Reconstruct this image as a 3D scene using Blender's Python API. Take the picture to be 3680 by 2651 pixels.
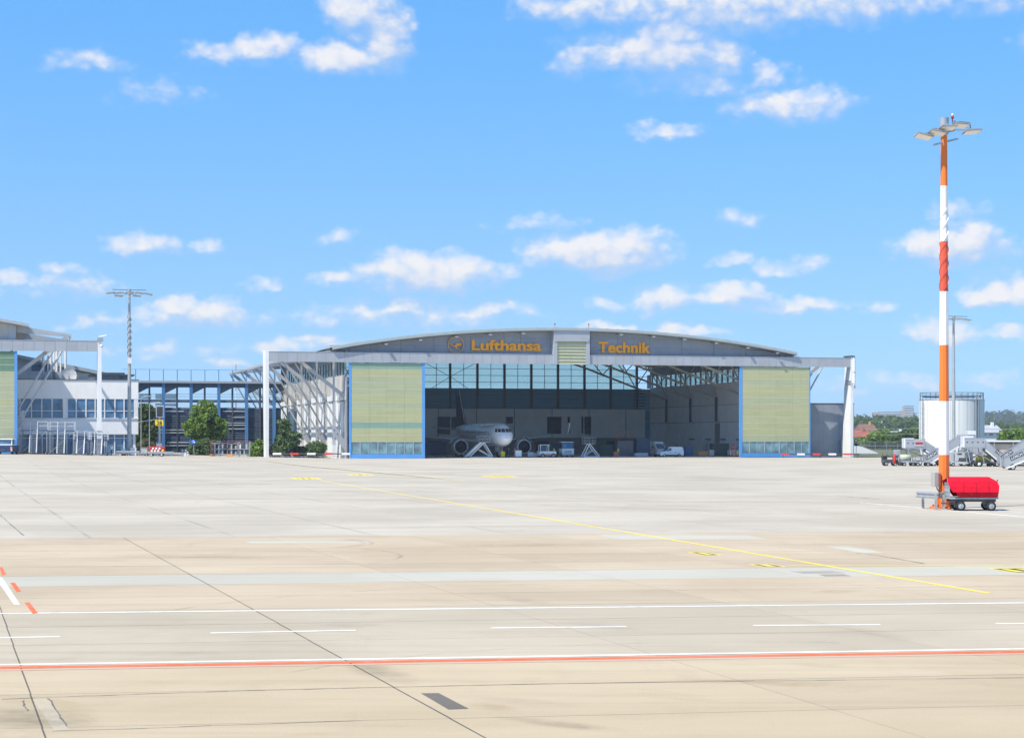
import bpy, math, random
import numpy as np
from mathutils import Vector, Matrix
R = math.radians
random.seed(7); RNG = np.random.default_rng(11)
scene = bpy.context.scene
for o in list(bpy.data.objects): bpy.data.objects.remove(o)
COL = scene.collection

# ------------------------------------------------------------------ camera
F, CX, YH, CAMH = 7000.0, 1840.0, 1567.0, 3.7      # focal length and horizon in photo pixels, eye height in m
cam = bpy.data.cameras.new('camera'); camo = bpy.data.objects.new('camera', cam); COL.objects.link(camo)
cam.sensor_width = 36.0; cam.lens = 36.0 * F / 3680.0
cam.shift_y = (YH - 1325.5) / 3680.0
cam.clip_start = 0.5; cam.clip_end = 30000
camo.location = (0, 0, CAMH); camo.rotation_euler = (R(90), 0, 0)
scene.camera = camo

# ------------------------------------------------------------------ sun, exposure
SUN_EL, SUN_A = R(55), R(40)          # light travels towards +x, +y*tan(36)
L = Vector((math.cos(SUN_EL)*math.cos(SUN_A), math.cos(SUN_EL)*math.sin(SUN_A), -math.sin(SUN_EL)))
sun = bpy.data.lights.new('sun', 'SUN'); sun.energy = 4.9; sun.angle = R(0.53); sun.color = (1.0, 0.925, 0.795)
suno = bpy.data.objects.new('sun', sun); COL.objects.link(suno)
suno.rotation_euler = L.to_track_quat('-Z', 'Y').to_euler(); suno.location = (-60, -40, 90)
scene.view_settings.view_transform = 'Standard'; scene.view_settings.look = 'None'
scene.view_settings.gamma = 1.0; scene.view_settings.use_curve_mapping = False
scene.view_settings.exposure = 0.42
scene.render.engine = 'CYCLES'
scene.cycles.use_denoising = True
scene.cycles.max_bounces = 10; scene.cycles.transparent_max_bounces = 24
scene.cycles.diffuse_bounces = 7
scene.cycles.caustics_reflective = False; scene.cycles.caustics_refractive = False
try: scene.cycles.denoiser = 'OPENIMAGEDENOISE'
except Exception: pass

# ------------------------------------------------------------------ node helpers
class NT:
    def __init__(s, tree): s.t = tree; s.n = tree.nodes; s.l = tree.links
    def add(s, typ, **kw):
        n = s.n.new(typ)
        for k, v in kw.items(): setattr(n, k, v)
        return n
    def put(s, sock, val):
        if isinstance(val, bpy.types.NodeSocket): s.l.new(val, sock)
        elif val is not None:
            if isinstance(val, (tuple, list)) and len(val) == 3 and sock.type == 'RGBA': val = (*val, 1)
            sock.default_value = val
    def math(s, op, a, b=None, c=None, clamp=False):
        n = s.add('ShaderNodeMath', operation=op, use_clamp=clamp)
        for i, x in enumerate((a, b, c)):
            if x is not None: s.put(n.inputs[i], x)
        return n.outputs[0]
    def vmath(s, op, a, b=None):
        n = s.add('ShaderNodeVectorMath', operation=op)
        s.put(n.inputs[0], a)
        if b is not None: s.put(n.inputs[1], b)
        return n.outputs['Value'] if op in ('DOT_PRODUCT', 'LENGTH') else n.outputs[0]
    def noise(s, vec, scale, detail=4, rough=.55, dist=0.0, col=False):
        n = s.add('ShaderNodeTexNoise'); s.put(n.inputs['Vector'], vec)
        n.inputs['Scale'].default_value = scale; n.inputs['Detail'].default_value = detail
        n.inputs['Roughness'].default_value = rough; n.inputs['Distortion'].default_value = dist
        return n.outputs['Color'] if col else n.outputs[0]
    def rng(s, v, a, b, c, d, smooth=False):
        n = s.add('ShaderNodeMapRange'); n.interpolation_type = 'SMOOTHSTEP' if smooth else 'LINEAR'
        s.put(n.inputs[0], v)
        for i, x in enumerate((a, b, c, d)): s.put(n.inputs[i + 1], x)
        return n.outputs[0]
    def mix(s, fac, a, b, mode='MIX'):
        n = s.add('ShaderNodeMix', data_type='RGBA', blend_type=mode)
        s.put(n.inputs[0], fac); s.put(n.inputs[6], a); s.put(n.inputs[7], b)
        return n.outputs[2]

# ------------------------------------------------------------------ world: Nishita sky with fair-weather cumulus
world = bpy.data.worlds.new('World'); scene.world = world; world.use_nodes = True
w = NT(world.node_tree); w.n.clear()
sky = w.add('ShaderNodeTexSky', sky_type='NISHITA')
sky.sun_disc = False; sky.sun_elevation = SUN_EL; sky.sun_rotation = R(234)
sky.altitude = 100; sky.air_density = 1.0; sky.dust_density = 0.25; sky.ozone_density = 2.2
SKY_LIFT, SKY_SAT, TINT_LOW, TINT_HIGH = .118, 1.0, (1.24, 1.44, 1.56), (.84, 1.52, 1.94)
CLOUD_LIT, CLOUD_DIM, CLOUD_MAX = (9.0, 8.55, 8.25), (4.9, 5.9, 7.7), .84
geo = w.add('ShaderNodeTexCoord')
sep = w.add('ShaderNodeSeparateXYZ'); w.put(sep.inputs[0], geo.outputs['Generated'])
X, Y, Z = sep.outputs
az = w.math('ARCTAN2', X, Y)
hyp = w.math('SQRT', w.math('ADD', w.math('MULTIPLY', X, X), w.math('MULTIPLY', Y, Y)))
el = w.math('ARCTAN2', Z, hyp)
# clouds: x, y, half width, half height (in a 2268-wide frame of the view), thickness
CLOUDS = [(800,38,75,42,1),(848,98,62,62,1.1),(765,138,98,34,1.1),(590,125,85,28,.85),(480,135,70,20,.6),(205,160,75,24,.5),(340,222,80,24,.32),(425,214,30,15,.35),
 (1330,25,170,35,.9),(1600,30,290,52,1.0),(1850,28,200,45,.85),(2200,16,130,40,.75),(1500,80,130,32,.85),(1300,128,75,40,.75),(1470,128,150,46,1.2),(1600,130,62,40,.9),
 (1570,190,150,30,.6),(1680,176,55,26,.7),(1740,248,125,36,.95),(1782,228,50,24,.8),(1480,296,68,18,.65),
 (1325,568,152,42,1.3),(1400,545,68,32,1.2),(1290,550,62,30,1),(1200,500,75,15,.4),(1640,492,52,18,.5),(745,537,38,14,.4),
 (320,552,70,24,.75),(455,554,32,16,.6),(950,612,160,38,1.2),(945,588,72,24,1),(800,627,95,18,.75),(1055,612,60,28,.75),(590,637,42,12,.45),
 (920,700,225,28,.75),(885,682,62,20,.95),(1060,692,90,18,.7),(430,703,125,28,.95),(395,686,62,22,1.1),(485,698,66,26,.9),(225,718,70,18,.6),
 (150,645,105,30,.6),(20,622,28,18,.6),(130,598,32,10,.4),(1640,660,85,24,1),(1480,668,85,28,.9),(1745,688,105,20,.85),(1615,652,52,20,1),
 (1640,582,42,14,.5),(1780,594,42,16,.55),(1705,600,32,16,.5),(2110,560,114,42,1.3),(2162,540,54,28,1.1),(2050,562,54,26,.9),(2112,487,62,18,.42),
 (2205,664,80,24,1),(2256,660,40,24,1),(2205,627,52,18,.45),(1350,722,55,12,.95),(1470,738,110,14,.7),(1560,735,60,12,.7),(1945,687,42,14,.5),(1345,671,32,14,.5),
 (640,768,115,20,.6),(700,746,52,10,.75),(2100,742,72,22,.7),(2240,747,42,14,.6),(2000,852,130,16,.35),(1850,857,60,14,.4),(2200,852,42,14,.4),(380,782,150,18,.3),(505,806,62,10,.6),
 (-120,660,110,28,.8),(-200,120,140,40,.8),(2420,590,110,34,.9),(2450,120,150,40,.7)]
cmb = w.add('ShaderNodeCombineXYZ'); w.put(cmb.inputs[0], az); w.put(cmb.inputs[1], el)
base = cmb.outputs[0]
sv = w.add('ShaderNodeCombineXYZ'); w.put(sv.inputs[0], X); w.put(sv.inputs[1], Y)
w.put(sv.inputs[2], w.math('MULTIPLY_ADD', w.math('MAXIMUM', Z, 0), .8, SKY_LIFT))
w.put(sky.inputs[0], w.vmath('NORMALIZE', sv.outputs[0]))
hs = w.add('ShaderNodeHueSaturation'); hs.inputs['Saturation'].default_value = SKY_SAT
w.put(hs.inputs['Color'], w.mix(1.0, sky.outputs[0], w.mix(w.rng(el, 0, .24, 0, 1, True), TINT_LOW, TINT_HIGH), 'MULTIPLY'))
skyc = hs.outputs[0]
warp = w.noise(w.vmath('MULTIPLY', base, (1, 1.5, 1)), 42, 4, .55, col=True)
warp = w.vmath('SUBTRACT', warp, (.5, .5, .5))
wv = w.vmath('ADD', base, w.vmath('MULTIPLY', warp, (.030, .017, 0)))
wv2 = w.vmath('ADD', wv, (-.0034, .0064, 0))
def vor(vec, scale):
    n = w.add('ShaderNodeTexVoronoi', feature='SMOOTH_F1', voronoi_dimensions='2D'); w.put(n.inputs['Vector'], vec)
    n.inputs['Scale'].default_value = scale; n.inputs['Smoothness'].default_value = .35
    return n.outputs['Distance']
pv_ = w.vmath('ADD', w.vmath('MULTIPLY', base, (1, 1.25, 1)), w.vmath('MULTIPLY', warp, (.008, .008, 0)))
puff = w.noise(w.vmath('MULTIPLY', base, (1, 1.3, 1)), 70, 5, .56, dist=.25)
bill = w.math('ADD', w.math('MULTIPLY', vor(pv_, 120), -.26), w.math('MULTIPLY', vor(pv_, 290), -.08))
puff = w.math('ADD', w.math('MULTIPLY', puff, .80), w.math('ADD', bill, .255))
above = w.rng(el, -.002, .012, 0, 1, True)
def field(vec, blobs, flat=True):
    acc = None
    for x, y, rx, ry, st in blobs:
        a = math.atan((x*1.6226-CX)/F); e = math.atan((YH-y*1.6226)/F)
        kx, ky = F/(rx*1.6226)/1.30, F/(ry*1.6226)/1.58
        n = w.add('ShaderNodeVectorMath', operation='MULTIPLY_ADD'); w.put(n.inputs[0], vec)
        n.inputs[1].default_value = (kx, ky, 0); n.inputs[2].default_value = (-a*kx, -e*ky, 0)
        if not flat:
            q = w.math('MULTIPLY_ADD', w.vmath('DOT_PRODUCT', n.outputs[0], n.outputs[0]), -st, st)
            acc = q if acc is None else w.math('MAXIMUM', acc, q); continue
        low = w.vmath('DOT_PRODUCT', w.vmath('MINIMUM', n.outputs[0], (0, 0, 0)), (0, 1.0, 0))      # flatter underside
        q = w.math('MULTIPLY_ADD', w.math('MULTIPLY_ADD', low, w.math('MULTIPLY', low, .8), w.vmath('DOT_PRODUCT', n.outputs[0], n.outputs[0])), -st, st)
        acc = q if acc is None else w.math('MAXIMUM', acc, q)
    return acc
def bgnode(f0, f1):
    dens = w.math('ADD', f0, w.math('MULTIPLY', w.math('SUBTRACT', puff, .5), 1.7))
    shade = w.math('ADD', w.math('SUBTRACT', f0, f1), w.math('MULTIPLY', w.math('SUBTRACT', puff, .5), 1.3))
    lit = w.rng(shade, -.35, .62, 0, 1)
    alpha = w.math('MULTIPLY', w.math('MULTIPLY', w.rng(dens, -.16, w.rng(shade, -.2, .45, 1.7, 1.15), 0, 1, True), above), CLOUD_MAX)
    b = w.add('ShaderNodeBackground'); w.put(b.inputs[0], w.mix(alpha, skyc, w.mix(lit, CLOUD_DIM, CLOUD_LIT)))
    b.inputs[1].default_value = 0.085
    return b.outputs[0]
# beyond the view the same fair-weather cover goes on from noise
gdir = w.vmath('MULTIPLY', geo.outputs['Generated'], (1, 1, 2.6))
gen = w.rng(w.noise(gdir, 4.2, 6, .6), .53, .72, -.4, .9)
gen2 = w.math('SUBTRACT', gen, .15)
outs = bgnode(gen, gen2)
CLOUD_LIMIT = -1.5
def sector(x0, x1, y0, y1):
    bl = [c for c in CLOUDS if c[0]+c[2]*1.7+25 > x0 and c[0]-c[2]*1.7-25 < x1 and c[1]+c[3]*1.8+20 > y0 and c[1]-c[3]*1.8-20 < y1]
    f0 = w.math('MAXIMUM', field(wv, bl), CLOUD_LIMIT); f1 = w.math('MAXIMUM', field(wv2, bl, False), CLOUD_LIMIT)
    edge = w.math('MAXIMUM', w.rng(w.math('ABSOLUTE', az), .33, .42, 0, 1, True), w.rng(el, .25, .33, 0, 1, True))
    inv = w.math('SUBTRACT', 1, edge)
    def om(f, g): return w.math('ADD', w.math('MULTIPLY', f, inv), w.math('MULTIPLY', g, edge))
    return bgnode(om(f0, gen), om(f1, gen2))
def mixsh(fac, a, b):
    n = w.add('ShaderNodeMixShader'); w.put(n.inputs[0], fac); w.put(n.inputs[1], a); w.put(n.inputs[2], b); return n.outputs[0]
def azx(x): return math.atan((x*1.6226-CX)/F)
rows = []
for y0, y1 in ((-900, 400), (400, 1000)):
    c = [sector(-1500, 640, y0, y1), sector(640, 1240, y0, y1), sector(1240, 1700, y0, y1), sector(1700, 4000, y0, y1)]
    m = mixsh(w.math('GREATER_THAN', az, azx(640)), c[0], c[1])
    n2 = mixsh(w.math('GREATER_THAN', az, azx(1700)), c[2], c[3])
    rows.append(mixsh(w.math('GREATER_THAN', az, azx(1240)), m, n2))
inside = mixsh(w.math('GREATER_THAN', el, math.atan((YH-400*1.6226)/F)), rows[1], rows[0])
isout = w.math('MAXIMUM', w.math('GREATER_THAN', w.math('ABSOLUTE', az), .43), w.math('GREATER_THAN', el, .34))
wo = w.add('ShaderNodeOutputWorld'); w.put(wo.inputs[0], mixsh(isout, inside, outs))
world.cycles.sampling_method = 'MANUAL'; world.cycles.sample_map_resolution = 1024

# ------------------------------------------------------------------ photo-to-place helpers
def G(px, py):                                  # a ground point (level apron) from where it shows in the photo
    D = F*CAMH/(py-YH); return ((px-CX)*D/F, D)
def WP(px, py, D): return ((px-CX)*D/F, D, CAMH+(YH-py)*D/F)
def sstep(a, b, x):
    t = min(1, max(0, (x-a)/(b-a))); return t*t*(3-2*t)
def gz(x, y): return min(1.0, .02*max(0, -25-x))*sstep(130, 260, y)      # the apron rises gently at the far left
TH = R(15.0); CU, SU = math.cos(TH), math.sin(TH)
O1 = (-39.8, 318.0); O2 = (-63.3, 299.0)
def UZ(px, py, v, O=O1, z0=0.0):                # hangar axes: u along the front, v into the depth
    k = (px-CX)/F
    u = (k*(O[1]+v*CU) - O[0] + v*SU)/(CU - k*SU)
    D = O[1]+u*SU+v*CU
    return u, CAMH+(YH-py)*D/F - z0

# ------------------------------------------------------------------ meshes and objects
class MB:
    def __init__(s): s.v = []; s.f = []; s.sm = []
    def add(s, vs, fs, smooth=False):
        b = len(s.v); s.v += [tuple(p) for p in vs]; s.f += [tuple(b+i for i in q) for q in fs]; s.sm += [smooth]*len(fs)
        return s
    def box(s, x0, x1, y0, y1, z0, z1):
        return s.add([(x0,y0,z0),(x1,y0,z0),(x1,y1,z0),(x0,y1,z0),(x0,y0,z1),(x1,y0,z1),(x1,y1,z1),(x0,y1,z1)],
                     [(0,3,2,1),(4,5,6,7),(0,1,5,4),(1,2,6,5),(2,3,7,6),(3,0,4,7)])
    def bbox(s, x0, x1, y0, y1, z0, z1, c=.03):     # box with chamfered upright edges
        P = [(x0+c,y0),(x1-c,y0),(x1,y0+c),(x1,y1-c),(x1-c,y1),(x0+c,y1),(x0,y1-c),(x0,y0+c)]
        Q = [(x0+2*c,y0+c),(x1-2*c,y0+c),(x1-c,y0+2*c),(x1-c,y1-2*c),(x1-2*c,y1-c),(x0+2*c,y1-c),(x0+c,y1-2*c),(x0+c,y0+2*c)]
        vs = [(x,y,z0) for x,y in P]+[(x,y,z1-c) for x,y in P]+[(x,y,z1) for x,y in Q]
        fs = [tuple(range(7,-1,-1)), tuple(range(16,24))]
        for i in range(8):
            j = (i+1) % 8; fs += [(i,j,8+j,8+i),(8+i,8+j,16+j,16+i)]
        return s.add(vs, fs)
    def bar(s, p, q, w, h=None, up=(0,0,1)):
        h = h or w; p, q = Vector(p), Vector(q); d = (q-p).normalized(); up = Vector(up)
        if abs(d.dot(up)) > .99: up = Vector((1,0,0))
        a = d.cross(up).normalized()*w/2; b = a.cross(d).normalized()*h/2
        vs = [p-a-b,p+a-b,p+a+b,p-a+b,q-a-b,q+a-b,q+a+b,q-a+b]
        return s.add(vs, [(0,1,2,3),(7,6,5,4),(0,4,5,1),(1,5,6,2),(2,6,7,3),(3,7,4,0)])
    def tube(s, p, q, r0, r1=None, n=8, smooth=True, cap=True):
        r1 = r0 if r1 is None else r1; p, q = Vector(p), Vector(q); d = (q-p).normalized()
        up = Vector((0,0,1)) if abs(d.z) < .95 else Vector((1,0,0))
        a = d.cross(up).normalized(); b = a.cross(d).normalized()
        vs = []
        for c, r in ((p, r0), (q, r1)):
            for i in range(n):
                t = 2*math.pi*i/n; vs.append(c+a*(r*math.cos(t))+b*(r*math.sin(t)))
        s.add(vs, [(i,(i+1)%n,n+(i+1)%n,n+i)[::-1] for i in range(n)], smooth)
        if cap:
            s.add(vs[:n], [tuple(range(n))]); s.add(vs[n:], [tuple(range(n-1,-1,-1))])
        return s
    def path(s, pts, r, n=6):
        for p, q in zip(pts, pts[1:]): s.tube(p, q, r, r, n)
        return s
    def prism(s, pts, a0, a1, plane='xz'):          # pts 2-D outline, extruded along the third axis
        m = {'xz': lambda x,z,t: (x,t,z), 'xy': lambda x,y,t: (x,y,t), 'yz': lambda y,z,t: (t,y,z)}[plane]
        n = len(pts); vs = [m(x,y,a0) for x,y in pts]+[m(x,y,a1) for x,y in pts]
        fs = [tuple(range(n)), tuple(range(2*n-1,n-1,-1))]+[(i,n+i,n+(i+1)%n,(i+1)%n) for i in range(n)]
        return s.add(vs, fs)
    def quad(s, a, b, c, d): return s.add([a,b,c,d], [(0,1,2,3)])
    def lathe(s, prof, n=24, axis='x', o=(0,0,0), smooth=True, scz=None):
        vs = []; o = Vector(o)
        for k, (t, r) in enumerate(prof):
            dz = scz[k] if scz else 0
            for i in range(n):
                a = 2*math.pi*i/n; c, d = r*math.cos(a), r*math.sin(a)
                vs.append(o+Vector({'x': (t,c,d+dz), 'y': (c,t,d+dz), 'z': (c,d,t)}[axis]))
        fs = []
        for k in range(len(prof)-1):
            for i in range(n):
                j = (i+1) % n; fs.append((k*n+i,k*n+j,(k+1)*n+j,(k+1)*n+i))
        s.add(vs, fs, smooth)
        return s
    def mesh(s, name, mat):
        me = bpy.data.meshes.new(name); me.from_pydata(s.v, [], s.f)
        me.polygons.foreach_set('use_smooth', s.sm)
        if mat: me.materials.append(mat)
        me.update(); me.validate()
        return me
    def build(s, name, mat, parent=None, loc=(0,0,0), rz=0.0, fix=True):
        me = s.mesh(name, mat)
        if fix:
            import bmesh
            b = bmesh.new(); b.from_mesh(me); bmesh.ops.recalc_face_normals(b, faces=b.faces); b.to_mesh(me); b.free()
        return ob(name, me, parent, loc, rz)
def ob(name, me, parent=None, loc=(0,0,0), rz=0.0):
    o = bpy.data.objects.new(name, me); COL.objects.link(o); o.location = loc; o.rotation_euler = (0,0,rz)
    if parent: o.parent = parent
    return o
def root(name, label, cat, loc=(0,0,0), rz=0.0, group=None):
    o = ob(name, None, None, loc, rz); return tag(o, label, cat, group)
def tag(o, label=None, cat=None, group=None, kind=None):
    if label: o['label'] = label
    if cat: o['category'] = cat
    if group: o['group'] = group
    if kind: o['kind'] = kind
    return o
def kids(o): return [c for c in bpy.data.objects if c.parent == o]
def copy_tree(o, loc, rz, label, scale=None):
    m = {}
    def rec(a, par):
        c = a.copy(); COL.objects.link(c); c.parent = par
        for ch in m_children.get(a.name, []): rec(ch, c)
        return c
    m_children = {}
    for x in bpy.data.objects:
        if x.parent: m_children.setdefault(x.parent.name, []).append(x)
    c = rec(o, None); c.location = loc; c.rotation_euler = (0,0,rz); c['label'] = label
    if scale: c.scale = scale
    return c

# ------------------------------------------------------------------ materials
MATS = {}
def M(name, col, rough=.6, metal=0.0, var=.10, scale=.6, objvar=0.0, stretch=(1,1,1), bump=0.0, bscale=8.0, dirt=0.0, spec=.4, coat=0.0):
    if name in MATS: return MATS[name]
    m = bpy.data.materials.new(name); m.use_nodes = True; t = NT(m.node_tree)
    b = t.n['Principled BSDF']; pos = t.add('ShaderNodeNewGeometry').outputs['Position']
    v = t.vmath('MULTIPLY', pos, stretch)
    c = t.mix(t.rng(t.noise(v, scale, 5, .6), .3, .7, 0, 1), tuple(x*(1-var) for x in col), tuple(min(.95, x*(1+var)) for x in col))
    if dirt:
        dn = t.rng(t.noise(t.vmath('MULTIPLY', pos, (1.4,1.4,.16)), 1.1, 6, .62), .52, .75, 0, dirt)
        c = t.mix(dn, c, tuple(x*.45 for x in col))
    if objvar:
        oi = t.add('ShaderNodeObjectInfo'); f = t.rng(oi.outputs['Random'], 0, 1, 1-objvar, 1+objvar)
        c = t.mix(1.0, c, t.math('MULTIPLY', f, 1.0), 'MULTIPLY')
    t.put(b.inputs['Base Color'], c); b.inputs['Metallic'].default_value = metal
    rn = t.rng(t.noise(v, scale*3, 3), .3, .7, max(.03, rough-.08), min(1, rough+.08)); t.put(b.inputs['Roughness'], rn)
    b.inputs['Specular IOR Level'].default_value = spec; b.inputs['Coat Weight'].default_value = coat
    if bump:
        bn = t.add('ShaderNodeBump'); bn.inputs['Strength'].default_value = bump; bn.inputs['Distance'].default_value = .05
        t.put(bn.inputs['Height'], t.noise(v, bscale, 5)); t.put(b.inputs['Normal'], bn.outputs[0])
    MATS[name] = m; return m
def glass(name, tint, refl=.12, dust=.0):
    m = bpy.data.materials.new(name); m.use_nodes = True; t = NT(m.node_tree); t.n.clear()
    tr = t.add('ShaderNodeBsdfTransparent'); t.put(tr.inputs[0], tint)
    gl = t.add('ShaderNodeBsdfGlossy'); gl.inputs['Roughness'].default_value = .06; t.put(gl.inputs[0], (.85,.92,.95))
    lw = t.add('ShaderNodeLayerWeight'); lw.inputs[0].default_value = .35
    fac = t.math('MAXIMUM', t.math('MULTIPLY', lw.outputs[0], .7), refl)
    tl = t.add('ShaderNodeBsdfTranslucent'); t.put(tl.inputs[0], (.80,.88,.86)); m0 = t.add('ShaderNodeMixShader'); m0.inputs[0].default_value = dust
    t.put(m0.inputs[1], tr.outputs[0]); t.put(m0.inputs[2], tl.outputs[0])
    mx = t.add('ShaderNodeMixShader'); t.put(mx.inputs[0], fac); t.put(mx.inputs[1], m0.outputs[0]); t.put(mx.inputs[2], gl.outputs[0])
    o = t.add('ShaderNodeOutputMaterial'); t.put(o.inputs[0], mx.outputs[0])
    return m
def darkglass(name, col, rough=.08):
    m = bpy.data.materials.new(name); m.use_nodes = True; t = NT(m.node_tree); b = t.n['Principled BSDF']
    pos = t.add('ShaderNodeNewGeometry').outputs['Position']
    c = t.mix(t.rng(t.noise(pos, .7, 4), .35, .65, 0, 1), tuple(x*.55 for x in col), tuple(x*1.4 for x in col))
    t.put(b.inputs['Base Color'], c); b.inputs['Roughness'].default_value = rough; b.inputs['Specular IOR Level'].default_value = .8
    return m
def concrete(name, colA, colB, stain=.5, grain=1.0, objvar=.05, wear=(.05,.9,1), joints=False):
    m = bpy.data.materials.new(name); m.use_nodes = True; t = NT(m.node_tree); b = t.n['Principled BSDF']
    pos = t.add('ShaderNodeNewGeometry').outputs['Position']
    big = t.rng(t.noise(pos, .09, 5, .6, .4), .32, .68, 0, 1, True)
    c = t.mix(big, colA, colB)
    # tyre and sweeping streaks lying along the taxi direction
    st = t.noise(t.vmath('MULTIPLY', pos, wear), 1.6, 6, .65, .3)
    c = t.mix(t.rng(st, .50, .78, 0, stain*.55), c, tuple(x*.72 for x in colA))
    blot = t.noise(pos, .42, 6, .66, .8)
    c = t.mix(t.rng(blot, .55, .82, 0, stain*.6), c, (colA[0]*.80, colA[1]*.70, colA[2]*.58))
    spot = t.noise(pos, 1.9, 4, .7)
    c = t.mix(t.rng(spot, .70, .80, 0, stain*.55), c, tuple(x*.5 for x in colA))
    # long rubber streaks and drip stains, each with its own shape
    rub = t.noise(t.vmath('MULTIPLY', pos, (.022,.55,1)), 2.3, 5, .7, .15)
    c = t.mix(t.rng(rub, .56, .72, 0, stain*.42), c, tuple(x*.62 for x in colA))
    rub2 = t.noise(t.vmath('MULTIPLY', pos, (.35,.06,1)), 1.7, 5, .7, .2)
    c = t.mix(t.rng(rub2, .60, .74, 0, stain*.32), c, tuple(x*.62 for x in colA))
    drip = t.noise(pos, .75, 3, .5)
    c = t.mix(t.rng(drip, .70, .79, 0, stain*.5), c, tuple(x*.55 for x in colA))
    if joints:
        sp = t.add('ShaderNodeSeparateXYZ'); t.put(sp.inputs[0], pos)
        for ax_, k_, per_, wd_ in ((1,-.16,3.62,.05),(0,.2937,5.4,.03)):
            q = t.math('ADD', sp.outputs[ax_], t.math('MULTIPLY', sp.outputs[1-ax_], k_))
            fr = t.math('FRACT', t.math('DIVIDE', q, per_))
            c = t.mix(t.math('MULTIPLY', t.math('LESS_THAN', fr, wd_), t.rng(t.noise(pos, .12, 3), .4, .6, .05, .4)), c, tuple(x*.5 for x in colA))
    fine = t.noise(pos, 34, 3, .7)
    c = t.mix(1.0, c, t.rng(fine, .2, .8, 1-.13*grain, 1+.13*grain), 'MULTIPLY')
    if objvar:
        oi = t.add('ShaderNodeObjectInfo'); c = t.mix(1.0, c, t.rng(oi.outputs['Random'], 0, 1, 1-objvar, 1+objvar), 'MULTIPLY')
    t.put(b.inputs['Base Color'], c); b.inputs['Roughness'].default_value = .92; b.inputs['Specular IOR Level'].default_value = .25
    bn = t.add('ShaderNodeBump'); bn.inputs['Strength'].default_value = .25; bn.inputs['Distance'].default_value = .02
    t.put(bn.inputs['Height'], t.noise(pos, 9, 5, .65)); t.put(b.inputs['Normal'], bn.outputs[0])
    return m
def paint(name, col, worn=.35, under=(.42,.40,.35)):
    m = bpy.data.materials.new(name); m.use_nodes = True; t = NT(m.node_tree); b = t.n['Principled BSDF']
    pos = t.add('ShaderNodeNewGeometry').outputs['Position']
    a = t.rng(t.noise(pos, 3.2, 6, .7), .50, .66, 0, worn); a2 = t.rng(t.noise(pos, .35, 4, .6), .48, .68, 0, worn)
    t.put(b.inputs['Base Color'], t.mix(t.math('MAXIMUM', a, a2), col, under)); b.inputs['Roughness'].default_value = .8
    return m
WHITE = M('white_paint', (.80,.80,.79), .45, var=.04, dirt=.22)
LGREY = M('light_grey_panel', (.42,.44,.47), .45, .15, var=.05, objvar=.05, dirt=.12)
MGREY = M('mid_grey_panel', (.30,.31,.32), .6, var=.08, objvar=.05, dirt=.2)
IGREY = M('inner_wall_panel', (.77,.80,.83), .7, var=.06, objvar=.04, dirt=.12)
TGREY = M('warm_grey_panel', (.47,.455,.43), .7, var=.08, objvar=.05, dirt=.25)
BGREY = M('blue_grey_panel', (.275,.30,.34), .55, .1, var=.08, objvar=.07, dirt=.15)
STEEL = M('galvanised_steel', (.42,.44,.46), .45, .5, var=.15, scale=3)
DSTEEL = M('dark_steel', (.10,.11,.12), .5, .4, var=.15, scale=2)
BLACK = M('black_rubber', (.018,.018,.02), .8, var=.2)
BLUE = M('bright_blue_frame', (.11,.34,.74), .4, var=.06)
ORANGE = M('orange_letter', (.98,.38,.008), .45, var=.06)
ROOFM = M('roof_sheet', (.46,.50,.49), .5, .3, var=.06, dirt=.15)
NAVY = M('navy_cladding', (.045,.075,.12), .6, var=.15, stretch=(1,1,6), scale=.5)
RED = M('red_paint', (.55,.03,.025), .5, var=.1)
YEL = M('yellow_paint', (.80,.56,.02), .5, var=.08)
LOUV = M('louvre_metal', (.11,.15,.21), .5, .3, var=.3, scale=.8, objvar=.25)
STRUT = M('strut_grey', (.46,.47,.48), .5, .2, var=.08, dirt=.2)
WINB = darkglass('window_blue', (.065,.16,.29), .06)
WINT = darkglass('door_glass_teal', (.17,.31,.35), .2)
WINI = M('inner_window_glass', (.03,.055,.085), .35, var=.3, scale=.4, spec=.3)
PANE = glass('dusty_pane', (.90,.95,.90), .08, .10)

# ================================================================== SETTING: ground, apron, slabs, painted lines
C_GREY = concrete('apron_concrete_grey', (.415,.372,.302), (.505,.458,.377), .65, joints=True)
C_TAN = concrete('apron_concrete_tan', (.41,.332,.235), (.488,.405,.295), .7)
C_TAN2 = concrete('apron_concrete_tan_near', (.405,.330,.220), (.482,.402,.280), .7)
C_ROAD = concrete('apron_concrete_road', (.388,.335,.254), (.466,.408,.315), .6)
C_STRIP = concrete('apron_concrete_pale', (.415,.395,.33), (.465,.445,.375), .5)
JOINT = concrete('joint_filler', (.09,.085,.075), (.16,.145,.12), .6, objvar=0)
GRASS_G = concrete('verge_ground', (.10,.12,.05), (.16,.15,.075), .6)
def sheet(name, xs, ys, z, mat, f=gz):
    b = MB(); n = len(xs)
    vs = [(x, y, z+f(x, y)) for y in ys for x in xs]
    b.add(vs, [(j*n+i, j*n+i+1, (j+1)*n+i+1, (j+1)*n+i) for j in range(len(ys)-1) for i in range(n-1)], True)
    return tag(b.build(name, mat, fix=False), kind='structure')
XS = [-4000,-2000,-800,-300,-150,-100]+[-90+5*i for i in range(18)]+[0,25,60,100,200,400,1000,2000,4000]
YS = [-500,-200,0,18,74,100]+[130+10*i for i in range(26)]+[420,600,1000,2500,4500,6000]
sheet('ground', XS, YS, -.035, GRASS_G)
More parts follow.
